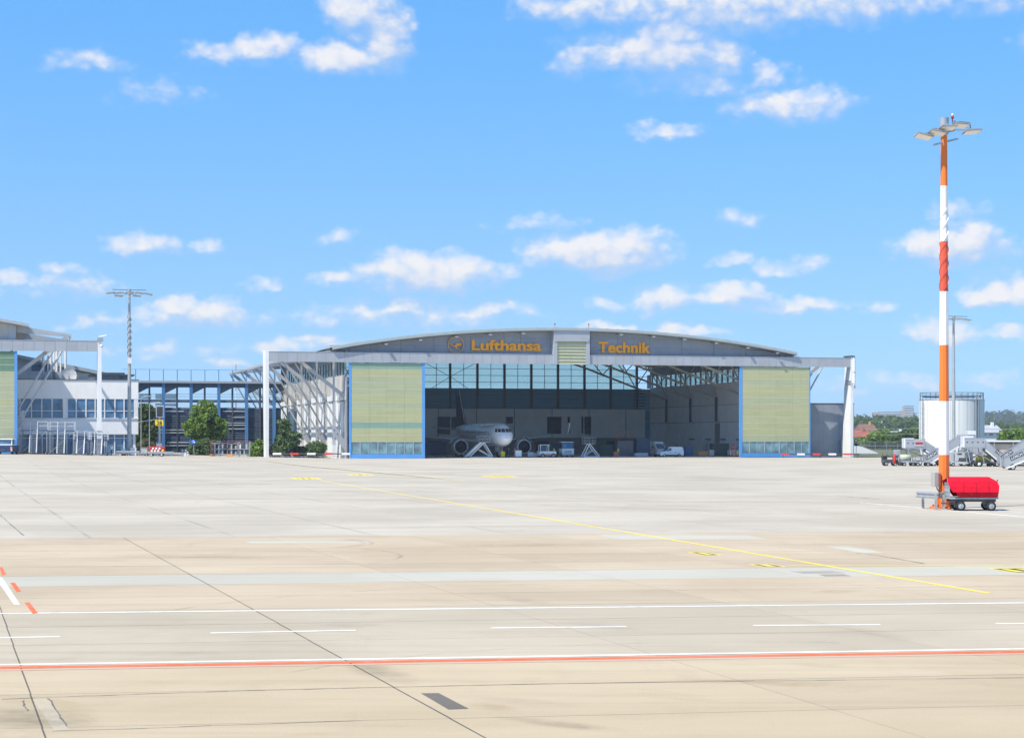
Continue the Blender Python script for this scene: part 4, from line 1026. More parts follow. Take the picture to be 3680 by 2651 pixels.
def wheel(parent, x, y, z, r, wd, rimm=STEEL):
    ty = MB().lathe([(-wd/2,r*.62),(-wd/2,r*.92),(-wd*.35,r),(wd*.35,r),(wd/2,r*.92),(wd/2,r*.62)],18,'y',(x,y,z)).build('wheel', BLACK, parent)
    MB().lathe([(-wd*.42,.01),(-wd*.5,r*.2),(-wd*.35,r*.3),(-wd*.3,r*.5),(-wd*.46,r*.63),(wd*.46,r*.63),(wd*.3,r*.5),(wd*.3,.01)],16,'y',(x,y,z)).build('rim', rimm, ty)
    return ty
for x in (.0,1.5):
    for y in (W0-.05,W1): wheel(cart, x, y, .235, .235, .15)
    MB().bar((x,W0,.235),(x,W1,.235),.07).build('axle', DSTEEL, cart)
    MB().box(x-.22,x+.22,W0+.2,W1-.2,.28,.46).build('bogie', DSTEEL, cart)
MB().bar((-.05,W0+.7,.3),(-.85,W0+.7,.36),.08).bar((-.1,W0+.25,.3),(-.5,W0+.7,.34),.05).build('drawbar', DSTEEL, cart)
# front grille gate and end frame
gt = MB()
for i in range(7): gt.bar((Lc0+.04,W0+i*.232,dk+.09),(Lc0+.04,W0+i*.232,dk+.80),.035)
for z in (.12,.32,.55,.78): gt.bar((Lc0+.04,W0,dk+z),(Lc0+.04,W1,dk+z),.04)
gate = gt.build('end_gate', STEEL, cart)
MB().box(Lc0+.02,Lc0+.035,W0+.05,W1-.05,dk+.12,dk+.62).build('gate_sheet', LGREY, gate)
MB().bar((Lc0+.06,.55,dk+.75),(Lc0+.06,.55,dk+1.05),.04).bar((Lc0+.06,W0+.05,dk+.8),(Lc0+.06,W0+.45,dk+.55),.035).build('hood_bow', STEEL, cart)
MB().bar((Lc1-.05,W0+.3,dk+.7),(Lc1+.02,W0+.28,dk+.96),.04).build('hood_handle', BLACK, cart)
# hood: front face outline (y,z) swept along x with a slanted near edge, skirt in darker cloth
yf, yb = W0-.12, W1+.12
sec = [(yf-.12,.34),(yf-.06,.64),(yf+.04,.88),(.40,1.09),(.70,1.09),(yb-.04,.88),(yb+.06,.64),(yb+.12,.34)]
xs_l = [-.42,-.58,-.66,-.46,-.46,-.66,-.58,-.42]; xs_r = [1.84,1.88,1.80,1.50,1.50,1.80,1.88,1.84]
b = MB(); N = 14; vs = []
for i in range(N+1):
    t = i/N
    for k, (y, z) in enumerate(sec):
        x = xs_l[k]+(xs_r[k]-xs_l[k])*t; s_ = math.sin(t*math.pi*3)*.005
        vs.append((x, y+(s_ if y < .5 else -s_)*(1 if z < 1.2 else 0), dk+z-abs(math.sin(t*math.pi*3))*.018*(1 if z > 1.2 else 0)))
K = len(sec); b.add(vs, [(i*K+k,i*K+k+1,(i+1)*K+k+1,(i+1)*K+k) for i in range(N) for k in range(K-1)])
b.add([vs[N*K+k] for k in range(K)], [tuple(range(K))])
hood = b.build('tarpaulin_hood', TARP, cart)
mdf = hood.modifiers.new('thick', 'SOLIDIFY'); mdf.thickness = .012
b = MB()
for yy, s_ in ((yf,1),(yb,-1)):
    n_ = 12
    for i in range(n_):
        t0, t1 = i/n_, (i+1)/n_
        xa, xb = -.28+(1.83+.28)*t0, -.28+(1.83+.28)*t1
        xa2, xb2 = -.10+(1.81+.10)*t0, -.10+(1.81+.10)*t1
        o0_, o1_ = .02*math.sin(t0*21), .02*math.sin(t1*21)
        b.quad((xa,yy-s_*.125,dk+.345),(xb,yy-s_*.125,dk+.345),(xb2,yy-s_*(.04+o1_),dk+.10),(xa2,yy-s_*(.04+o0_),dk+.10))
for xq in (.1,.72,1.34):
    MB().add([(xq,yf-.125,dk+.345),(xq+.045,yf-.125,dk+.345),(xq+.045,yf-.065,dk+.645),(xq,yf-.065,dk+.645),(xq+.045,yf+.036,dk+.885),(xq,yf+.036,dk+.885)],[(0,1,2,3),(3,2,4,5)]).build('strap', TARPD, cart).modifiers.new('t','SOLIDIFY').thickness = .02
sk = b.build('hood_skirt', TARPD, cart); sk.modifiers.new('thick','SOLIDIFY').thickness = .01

# ================================================================== red-white barrier booms
BW, BR = M('barrier_white', (.78,.78,.77), .5), M('barrier_red', (.62,.06,.05), .5)
def boom(px0, px1, py, D, label, k0=0):
    x0, x1 = (px0-CX)*D/F, (px1-CX)*D/F; z0 = gz(x0, D)
    t = root('barrier_boom', label, 'barrier', (x0,D,z0), 0, 'red and white barrier booms')
    n = int(round((x1-x0)/1.33)); st = (x1-x0)/n
    for i in range(n):
        m = (BW,DSTEEL,BR,DSTEEL)[(i+k0) % 4]; hh = .16 if m is not DSTEEL else .09
        MB().box(i*st,(i+1)*st-.01,-.06,.06,.62-hh,.62+hh).build('boom_section', m, t)
    for x in (.3,(x1-x0)/2,x1-x0-.3): MB().box(x-.05,x+.05,.07,.17,0,.75).build('boom_post', DSTEEL, t)
    MB().box(0,x1-x0,.07,.1,.2,.26).build('lower_rail', STEEL, t)
boom(980,1258,1637,312,'red and white barrier boom on the ground left of the green door',0)
boom(2808,3090,1640,334,'red and white barrier boom on the ground in front of the grey annex',2)

# ================================================================== TREES AND SHRUBS
def leafmat(name, c0, c1):
    m = bpy.data.materials.new(name); m.use_nodes = True; t = NT(m.node_tree); t.n.clear()
    g = t.add('ShaderNodeNewGeometry'); n = t.noise(g.outputs['Position'], .9, 4, .6)
    f = t.math('ADD', t.math('MULTIPLY', g.outputs['Random Per Island'], .55), t.rng(n, .3, .7, 0, .5))
    c = t.mix(f, c0, c1)
    d = t.add('ShaderNodeBsdfPrincipled'); t.put(d.inputs['Base Color'], c); d.inputs['Roughness'].default_value = .55; d.inputs['Specular IOR Level'].default_value = .3
    tl = t.add('ShaderNodeBsdfTranslucent'); t.put(tl.inputs[0], t.mix(1.0, c, (1.2,1.35,.6), 'MULTIPLY'))
    mx = t.add('ShaderNodeMixShader'); mx.inputs[0].default_value = .4; t.put(mx.inputs[1], d.outputs[0]); t.put(mx.inputs[2], tl.outputs[0])
    o = t.add('ShaderNodeOutputMaterial'); t.put(o.inputs[0], mx.outputs[0]); return m
LEAF_A = leafmat('leaf_fresh', (.085,.16,.028), (.25,.35,.08))
LEAF_B = leafmat('leaf_dark', (.045,.085,.022), (.13,.19,.055))
LEAF_C = leafmat('leaf_olive', (.10,.10,.05), (.20,.19,.11))
LEAF_D = leafmat('leaf_bluegreen', (.065,.12,.05), (.18,.25,.11))
BARK = M('bark', (.10,.075,.05), .9, var=.3, scale=4)
def leaves(clumps, per, size, flat=.0):
    """clumps: (x,y,z,r); leaf-sized quads scattered in each clump's shell"""
    V = []; Fs = []
    for (x,y,z,r) in clumps:
        k = int(per*RNG.uniform(.7,1.3))
        d = RNG.normal(size=(k,3)); d /= np.linalg.norm(d,axis=1)[:,None]
        rad = r*RNG.uniform(.35,1.0,size=k)**.5
        P = np.array([x,y,z])+d*rad[:,None]*np.array([1,1,.8])
        a = RNG.normal(size=(k,3)); a /= np.linalg.norm(a,axis=1)[:,None]
        nrm = d*.7+RNG.normal(size=(k,3))*.6+np.array([0,0,.35]); nrm /= np.linalg.norm(nrm,axis=1)[:,None]
        a = np.cross(nrm,a); a /= np.linalg.norm(a,axis=1)[:,None]; c = np.cross(nrm,a)
        s = size*RNG.uniform(.6,1.35,size=(k,1)); a *= s; c *= s*.65
        b0 = len(V)*4
        Q = np.stack([P-a,P-c,P+a,P+c],axis=1); V.append(Q.reshape(-1,3)); Fs.append(k)
    V = np.concatenate(V); n = len(V)//4
    me = bpy.data.meshes.new('leaves'); me.vertices.add(len(V)); me.vertices.foreach_set('co', V.astype(np.float32).ravel())
    me.loops.add(4*n); me.loops.foreach_set('vertex_index', np.arange(4*n,dtype=np.int32)); me.polygons.add(n)
    me.polygons.foreach_set('loop_start', np.arange(0,4*n,4,dtype=np.int32)); me.polygons.foreach_set('loop_total', np.full(n,4,dtype=np.int32))
    me.update(); me.validate(); return me
def tree(name, label, loc, lobes, nclump, per, leaf, mat, trunk=None, cat='tree', group=None, clr=(.5,.9)):
    """lobes: ellipsoids (x,y,z,rx,ry,rz) in metres around the base"""
    t = root(name, label, cat, loc, RNG.uniform(0,6.28)*0, group)
    cl = []; wts = np.array([l[3]*l[4]*l[5] for l in lobes])**.67; wts = wts/wts.sum()
    for i in range(nclump):
        l = lobes[RNG.choice(len(lobes), p=wts)]
        d = RNG.normal(size=3); d /= np.linalg.norm(d); q = RNG.uniform(.45,1.0)**.6
        p = np.array(l[:3])+d*np.array(l[3:])*q
        if p[2] < .15: p[2] = .15+RNG.uniform(0,.3)
        cl.append((*p, RNG.uniform(*clr)))
    me = leaves(cl, per, leaf); me.materials.append(mat); ob('crown', me, t)
    if trunk:
        h_, r_ = trunk; b = MB(); b.tube((0,0,-.2),(.05,0,h_*.5),r_,r_*.75,9); b.tube((.05,0,h_*.5),(0,.05,h_),r_*.75,r_*.35,9)
        for i in range(7):
            a = RNG.uniform(0,6.28); z0 = h_*RNG.uniform(.35,.85); l = lobes[i % len(lobes)]
            q = (l[0]+math.cos(a)*l[3]*.6, l[1]+math.sin(a)*l[4]*.6, l[2]+l[5]*RNG.uniform(-.1,.5))
            b.tube((0,0,z0), q, r_*.4, r_*.08, 6)
        b.build('trunk', BARK, t)
    return t
def at(px, D): x = (px-CX)*D/F; return (x, D, gz(x, D))
s330 = 7000/330
tree('round_tree', 'full round green tree in front of the louvred steel enclosure', at(738,330), [(0,0,5.2,3.0,3.0,2.6),(-.2,0,7.3,2.1,2.1,1.6),(1.5,.2,4.5,2.0,2.0,1.8),(-1.5,0,4.6,2.0,2.0,1.8),(.2,0,3.6,2.2,2.0,1.2)], 230, 60, .24, LEAF_A, (6.0,.28))
tree('shrub', 'broad dark shrub at the foot of the round tree by the blue sign', at(725,326), [(0,0,1.1,1.9,1.5,1.2),(.9,0,1.5,1.4,1.3,1.1),(-1.3,0,.8,1.2,1.1,.9)], 70, 50, .20, LEAF_D, (1.2,.08), 'shrub', 'shrubs along the hangar')
tree('tall_tree', 'tall dark tree squeezed between the white office and the yellow number sign', at(528,336), [(0,0,6.6,1.5,1.5,1.9),(.2,0,4.2,1.9,1.7,2.2),(-.5,0,2.2,1.4,1.4,1.6)], 120, 55, .22, LEAF_B, (6.0,.2))
tree('shrub', 'pale green low bush under the tall dark tree', at(520,333), [(0,0,1.2,1.0,1.0,1.1),(1.2,0,1.0,.9,.9,.9)], 36, 50, .18, LEAF_C, (1.0,.06), 'shrub', 'shrubs along the hangar')
tree('shrub', 'rounded green bush at the foot of the white left corner post', at(928,322), [(0,0,1.1,1.4,1.3,1.2),(.5,0,1.7,.9,.9,.9),(-.7,0,.8,1.0,1.0,.8)], 60, 50, .2, LEAF_A, (1.2,.08), 'shrub', 'shrubs along the hangar')
tree('young_tree', 'slender pointed young tree in front of the white hangar side panels', at(1022,319), [(-.2,0,1.7,1.7,1.4,1.5),(.4,0,3.4,1.5,1.3,1.4),(-.2,0,5.2,1.0,1.0,1.2),(1.6,0,3.0,1.0,.9,1.2),(-.2,0,6.7,.5,.5,.9)], 110, 34, .24, LEAF_D, (6.8,.13), clr=(.4,.7))
tree('shrub', 'round trimmed dark bush behind the left barrier boom', at(1136,320), [(0,0,1.35,1.35,1.3,1.3),(.6,0,1.6,.8,.8,.8),(-.6,0,1.4,.9,.9,.9)], 64, 55, .17, LEAF_D, (1.2,.08), 'shrub', 'shrubs along the hangar')
tree('shrub', 'brownish dry bush between the young tree and the trimmed bush', at(1080,321), [(0,0,.9,1.3,1.1,.9),(-.6,0,1.2,.7,.7,.7)], 40, 42, .18, LEAF_C, (.9,.06), 'shrub', 'shrubs along the hangar')
tree('shrub', 'small grey-brown bush right beside the left corner post', at(990,319.5), [(0,0,.9,.9,.9,.9)], 22, 42, .17, LEAF_C, (.8,.05), 'shrub', 'shrubs along the hangar')

# ================================================================== AIRLINER IN THE HANGAR (nose towards -y local)
APAINT = M('aircraft_white', (.78,.79,.80), .28, var=.03, coat=.3); AGREY = M('aircraft_grey', (.46,.48,.50), .4, var=.05); AFIN = M('fin_dark_blue', (.012,.025,.07), .35, var=.1)
NACM = M('nacelle_lip', (.55,.56,.57), .3, .6, var=.05)
COCK = darkglass('cockpit_glass', (.008,.010,.014), .1)
u_n, v_n = 41.6, 5.0
ac = root('airliner', 'white twin-engine airliner with dark blue fin parked nose-out inside the hangar', 'aircraft', (O1[0]+u_n*CU-v_n*SU, O1[1]+u_n*SU+v_n*CU, 0), TH)
zc = 3.95; rf = 2.03
prof = [(0,.05),(.12,.38),(.4,.78),(.9,1.18),(1.6,1.52),(2.6,1.82),(3.8,1.98),(5.2,rf),(12,rf),(24,rf),(26.5,1.9),(29,1.65),(32,1.15),(35,.6),(37,.22),(37.5,.05)]
scz = [-.62,-.60,-.55,-.46,-.33,-.17,-.05,0,0,0,.12,.36,.72,1.1,1.3,1.32]
fus = MB().lathe(prof, 36, 'y', (0,0,zc), True, scz).build('fuselage', APAINT, ac)
# cockpit windows as inset dark panes following the nose
def nose_r(y):
    ys = [p[0] for p in prof]; return np.interp(y, ys, [p[1] for p in prof]), np.interp(y, ys, scz)
def skin(y, a, o=.02):
    r, dz = nose_r(y); return ((r+o)*math.cos(a), y, zc+dz+(r+o)*math.sin(a))
def nose_y(x, z):
    lo, hi = .05, 5.0
    for _ in range(40):
        m_ = (lo+hi)/2; r, dz = nose_r(m_)
        if x*x+(z-zc-dz)**2 > r*r: lo = m_
        else: hi = m_
    return hi
for s_ in (1,-1):
    for xb, xt in (((.05,.66),(.05,.60)),((.74,1.18),(.68,1.06)),((1.26,1.52),(1.14,1.34))):
        P = [(xb[0],4.42),(xb[1],4.40),(xt[1],4.98),(xt[0],5.02)]; b = MB(); n_ = 4; g = []
        for j in range(n_+1):
            for i in range(n_+1):
                f, h_ = i/n_, j/n_; xa = xb[0]+(xb[1]-xb[0])*f; xc = xt[0]+(xt[1]-xt[0])*f
                x = xa+(xc-xa)*h_; z = 4.41+(5.0-4.41)*h_; g.append((s_*x*1.012, nose_y(x,z)-.03, z))
        k = n_+1; b.add(g, [(j*k+i,j*k+i+1,(j+1)*k+i+1,(j+1)*k+i) for j in range(n_) for i in range(n_)], True); b.build('cockpit_window', COCK, ac)
    for i in range(30):
        y = 5.6+i*.76; 
        if 13 < y < 13.8: continue
        a = R(14) if s_ > 0 else math.pi-R(14)
        MB().quad(skin(y,a-.06,.012),skin(y+.26,a-.06,.012),skin(y+.26,a+.08,.012),skin(y,a+.08,.012)).build('cabin_window', WINB, ac)
    for y in (4.4,29.2):
        r, dz = nose_r(y); b = MB(); aa = [R(t) if s_ > 0 else math.pi-R(t) for t in (-22,-5,12,28)]
        for p, q in zip(aa, aa[1:]): b.quad(skin(y,p,.01),skin(y+.82,p,.01),skin(y+.82,q,.01),skin(y,q,.01))
        b.build('cabin_door', AGREY, ac)
# wings
def wing(name, secs, mat, mirror):
    b = MB(); n = 10
    for (x,y,z,ch,th) in secs: pass
    vs = []
    for (x,y,z,ch,th) in secs:
        for i in range(n):
            t = i/(n-1); tt = 5*th*(.2969*math.sqrt(t)-.126*t-.3516*t*t+.2843*t**3-.1036*t**4)*ch
            vs.append((mirror*x, y+t*ch, z+tt))
        for i in range(n-1,-1,-1):
            t = i/(n-1); tt = 5*th*(.2969*math.sqrt(t)-.126*t-.3516*t*t+.2843*t**3-.1036*t**4)*ch
            vs.append((mirror*x, y+t*ch, z-tt*.7-.002))
    k = 2*n; fs = []
    for s_ in range(len(secs)-1):
        for i in range(k): j = (i+1) % k; fs.append((s_*k+i,s_*k+j,(s_+1)*k+j,(s_+1)*k+i))
    fs += [tuple(range(k)), tuple(range((len(secs)-1)*k,len(secs)*k))]
    b.add(vs, fs, True); return b.build(name, mat, ac)
for s_ in (1,-1):
    wg = wing('wing', [(1.2,11.2,2.75,7.3,.13),(6.4,14.0,3.15,4.6,.115),(16.9,19.8,4.05,1.6,.10)], AGREY, s_)
    MB().prism([(s_*16.9,4.0),(s_*17.05,4.1),(s_*17.5,6.2),(s_*17.35,6.2)], 20.2, 21.3).build('winglet', APAINT, wg)
    wing('tailplane', [(.5,32.0,4.9,3.9,.10),(6.2,35.2,5.5,1.5,.09)], APAINT, s_)
    ex, ez, ey = s_*5.75, 1.85, 9.6
    nac = MB().lathe([(.0,1.10),(-.12,1.2),(-.02,1.30),(.5,1.38),(1.6,1.36),(3.0,1.08),(3.3,1.0)],32,'y',(ex,ey,ez)).build('engine_nacelle', AGREY, ac)
    MB().lathe([(-.02,1.31),(-.14,1.2),(-.10,1.12),(.1,1.06),(.16,1.06)],32,'y',(ex,ey-.02,ez)).build('intake_lip', NACM, nac)
    MB().lathe([(.0,1.06),(.75,1.02),(.8,.02)],32,'y',(ex,ey+.1,ez)).build('intake_duct', M('fan_dark', (.015,.017,.022), .5), nac)
    fb_ = MB()
    for i in range(22):
        a = 2*math.pi*i/22; fb_.quad((ex+.3*math.cos(a),ey+.72,ez+.3*math.sin(a)),(ex+.98*math.cos(a+.1),ey+.62,ez+.98*math.sin(a+.1)),(ex+.98*math.cos(a+.26),ey+.72,ez+.98*math.sin(a+.26)),(ex+.3*math.cos(a+.2),ey+.78,ez+.3*math.sin(a+.2)))
    fb_.build('fan_blades', DSTEEL, nac)
    MB().lathe([(.35,.01),(.5,.18),(.7,.3)],16,'y',(ex,ey,ez)).build('spinner', DSTEEL, nac)
    MB().lathe([(3.0,.85),(4.2,.6),(5.0,.25)],20,'y',(ex,ey,ez)).build('exhaust', DSTEEL, nac)
    # open cowl doors
    cw = MB()
    for i in range(7):
        a0, a1 = R(20+i*12), R(20+(i+1)*12); f = lambda a: (ex+s_*(1.55*math.cos(a)+.15), ez+1.62*math.sin(a)+.1)
        (x0,z0),(x1,z1) = f(a0), f(a1); cw.quad((x0,ey+.6,z0),(x1,ey+.6,z1),(x1,ey+2.6,z1),(x0,ey+2.6,z0))
    co = cw.build('open_cowl', AGREY, nac); co.modifiers.new('t','SOLIDIFY').thickness = .05
    MB().prism([(ey+.9,ez+1.3),(ey+4.5,ez+1.0),(ey+6.0,ez+1.25),(ey+3.0,ez+1.65)], ex-.18, ex+.18, 'yz').build('pylon', AGREY, ac)
    for k in (0,1):
        wheel(ac, s_*3.8+(.46 if k else -.46), 17.9, .58, .58, .42)
    MB().tube((s_*3.8,17.9,.58),(s_*3.7,17.9,2.9),.14,.18,10).build('main_gear_leg', AGREY, ac)
for k in (-1,1):
    t_ = MB().lathe([(-.11,.22),(-.11,.36),(-.06,.38),(.06,.38),(.11,.36),(.11,.22)],18,'x',(k*.28,5.07,.38)).build('nose_wheel', BLACK, ac)
MB().tube((0,5.07,.38),(0,5.3,2.3),.09,.12,10).build('nose_gear_leg', APAINT, ac)
for s_ in (1,-1): MB().prism([(4.3,1.0),(6.3,1.0),(6.3,1.95),(4.3,1.95)], s_*.42-.02, s_*.42+.02, 'yz').build('gear_door', APAINT, ac)
# fin
b = MB(); b.prism([(28.6,5.75),(30.8,6.4),(34.9,12.3),(37.1,12.3),(36.2,5.6)], -.22, .22, 'yz'); fin = b.build('fin', AFIN, ac)
MB().prism([(28.4,5.72),(30.75,6.39),(34.85,12.32),(34.95,12.32),(30.9,6.4),(29.0,5.75)], -.05, .05, 'yz').build('fin_leading_edge', APAINT, fin)

# ================================================================== PEOPLE
SKIN = M('skin', (.45,.27,.19), .6); HAIR = M('hair_dark', (.03,.02,.015), .7); OVER = M('overall_navy', (.03,.045,.09), .8); OVERG = M('overall_grey', (.16,.17,.19), .8); VEST = M('hi_vis_vest', (.62,.72,.04), .6); SHOE = M('shoe', (.02,.02,.02), .7)
def person(label, loc, rz, lean, armL, armR, vest=None, body=OVER, stride=.12):
    t = root('person', label, 'person', loc, rz, 'ground crew in the hangar')
    J = {'pel':(0,0,.95,.155),'spine':(0,-.02-lean*.4,1.18,.15),'chest':(0,-.02-lean,1.38,.165),'neck':(0,-.02-lean*1.2,1.50,.06),'head0':(0,-.04-lean*1.3,1.60,.085),'head1':(0,-.05-lean*1.35,1.70,.095),'head2':(0,-.04-lean*1.35,1.77,.07)}
    for s_, nm in ((1,'L'),(-1,'R')):
        st = stride*s_
        J['hip'+nm] = (s_*.10,0,.90,.11); J['knee'+nm] = (s_*.11,-st*.6-.03,.50,.068); J['ank'+nm] = (s_*.11,st*.2-st*.9,.09,.045); J['toe'+nm] = (s_*.13,-.17-st*.7,.05,.04)
        J['sh'+nm] = (s_*.19,-.02-lean,1.42,.07)
        e, h = (armL if s_ > 0 else armR)
        J['el'+nm] = (s_*.19+s_*e[0], -lean+e[1], 1.42+e[2], .046); J['wr'+nm] = (s_*.19+s_*h[0], -lean+h[1], 1.42+h[2], .033)
        for i, (dx, ln) in enumerate(((-.03,.075),(-.01,.09),(.01,.085),(.03,.07))):
            J['f%d%s' % (i,nm)] = (s_*.19+s_*(h[0]+dx), -lean+h[1]-.03, 1.42+h[2]-ln-.05, .009)
        J['palm'+nm] = (s_*.19+s_*h[0], -lean+h[1]-.015, 1.42+h[2]-.05, .03); J['th'+nm] = (s_*.19+s_*(h[0]-.03), -lean+h[1]-.07, 1.42+h[2]-.07, .011)
    E = [('pel','spine'),('spine','chest'),('chest','neck'),('neck','head0'),('head0','head1'),('head1','head2')]
    for nm in 'LR':
        E += [('pel','hip'+nm),('hip'+nm,'knee'+nm),('knee'+nm,'ank'+nm),('ank'+nm,'toe'+nm),('chest','sh'+nm),('sh'+nm,'el'+nm),('el'+nm,'wr'+nm),('wr'+nm,'palm'+nm),('palm'+nm,'th'+nm)]+[('palm'+nm,'f%d%s' % (i,nm)) for i in range(4)]
    names = list(J); ix = {n: i for i, n in enumerate(names)}
    me = bpy.data.meshes.new('body'); me.from_pydata([J[n][:3] for n in names], [(ix[a],ix[b]) for a,b in E], [])
    o = ob('body', me, t); md = o.modifiers.new('skin','SKIN')
    for n in names:
        sv = me.skin_vertices[0].data[ix[n]]; r_ = J[n][3]; sv.radius = (r_, r_*(.72 if n in ('pel','spine','chest') else 1))
        sv.use_root = n == 'pel'
    o.modifiers.new('sub','SUBSURF').levels = 1; o.modifiers['sub'].render_levels = 1
    # body colour by height: boots, overall, hands and head
    m = bpy.data.materials.get('crew_'+body.name)
    if not m:
        m = bpy.data.materials.new('crew_'+body.name); m.use_nodes = True; q = NT(m.node_tree)
        tc = q.add('ShaderNodeTexCoord').outputs['Object']; sp = q.add('ShaderNodeSeparateXYZ'); q.put(sp.inputs[0], tc)
        bc = {'overall_navy':(.03,.045,.09),'overall_grey':(.16,.17,.19)}[body.name]
        c = q.mix(q.math('GREATER_THAN', sp.outputs[2], 1.47), bc, (.45,.27,.19)); c = q.mix(q.math('LESS_THAN', sp.outputs[2], .11), c, (.02,.02,.02))
        q.put(q.n['Principled BSDF'].inputs['Base Color'], c); q.n['Principled BSDF'].inputs['Roughness'].default_value = .8
    me.materials.append(m)
    hx, hy = J['head1'][0], J['head1'][1]
    MB().lathe([(1.655,.10),(1.70,.112),(1.76,.10),(1.80,.06),(1.815,.01)],12,'z',(hx,hy+.015,0)).build('hair', HAIR, t)
    for s_ in (1,-1):
        MB().lathe([(-.008,.004),(0,.012),(.008,.004)],6,'y',(hx+s_*.035,hy-.092,1.685)).build('eye', BLACK, t)
        MB().lathe([(-.02,.006),(0,.026),(.02,.006)],6,'x',(hx+s_*.098,hy+.01,1.675)).build('ear', SKIN, t)
    MB().add([(hx-.014,hy-.09,1.64),(hx+.014,hy-.09,1.64),(hx,hy-.122,1.645),(hx,hy-.09,1.685)],[(0,1,2),(0,2,3),(1,3,2)]).build('nose', SKIN, t)
    MB().box(hx-.025,hx+.025,hy-.095,hy-.085,1.608,1.614).build('mouth', M('lip', (.30,.12,.10), .6), t)
    if vest:
        b = MB(); n = 14; vs = []
        for z, rx, ry, yy in ((1.02,.185,.145,-lean*.1),(1.2,.18,.14,-.02-lean*.5),(1.38,.20,.15,-.02-lean),(1.47,.13,.10,-.02-lean*1.1)):
            vs += [(rx*math.cos(2*math.pi*i/n), yy+ry*math.sin(2*math.pi*i/n), z) for i in range(n)]
        b.add(vs, [(k*n+i,k*n+(i+1)%n,(k+1)*n+(i+1)%n,(k+1)*n+i) for k in range(3) for i in range(n)], True); b.build('vest', vest, t)
    return t
def hpt(px, v, O=O1):
    u, _ = UZ(px, 1600, v, O); return (O[0]+u*CU-v*SU, O[1]+u*SU+v*CU, .006 if O is O1 else 0)
ARM_D = ((.05,-.02,-.29),(.06,-.12,-.53)); ARM_F = ((.04,-.12,-.25),(.0,-.38,-.22)); ARM_U = ((.06,-.18,-.16),(.02,-.32,.08))
person('worker in dark overalls standing below the airliner nose, arm raised', hpt(1827,7.2), TH+R(20), .02, ARM_D, ARM_U, None, OVER)
person('worker in grey overalls bending forward under the airliner nose', hpt(1852,7.0), TH+R(-70), .10, ARM_F, ARM_F, None, OVERG)
person('worker in a yellow hi-vis vest standing behind the white tow tractor', hpt(1990,9.6), TH+R(15), .0, ARM_D, ARM_F, VEST, OVER)
person('worker in dark overalls beside the white trestle further right in the hangar', hpt(2222,9.0), TH+R(-30), .03, ARM_D, ARM_D, VEST, OVER)

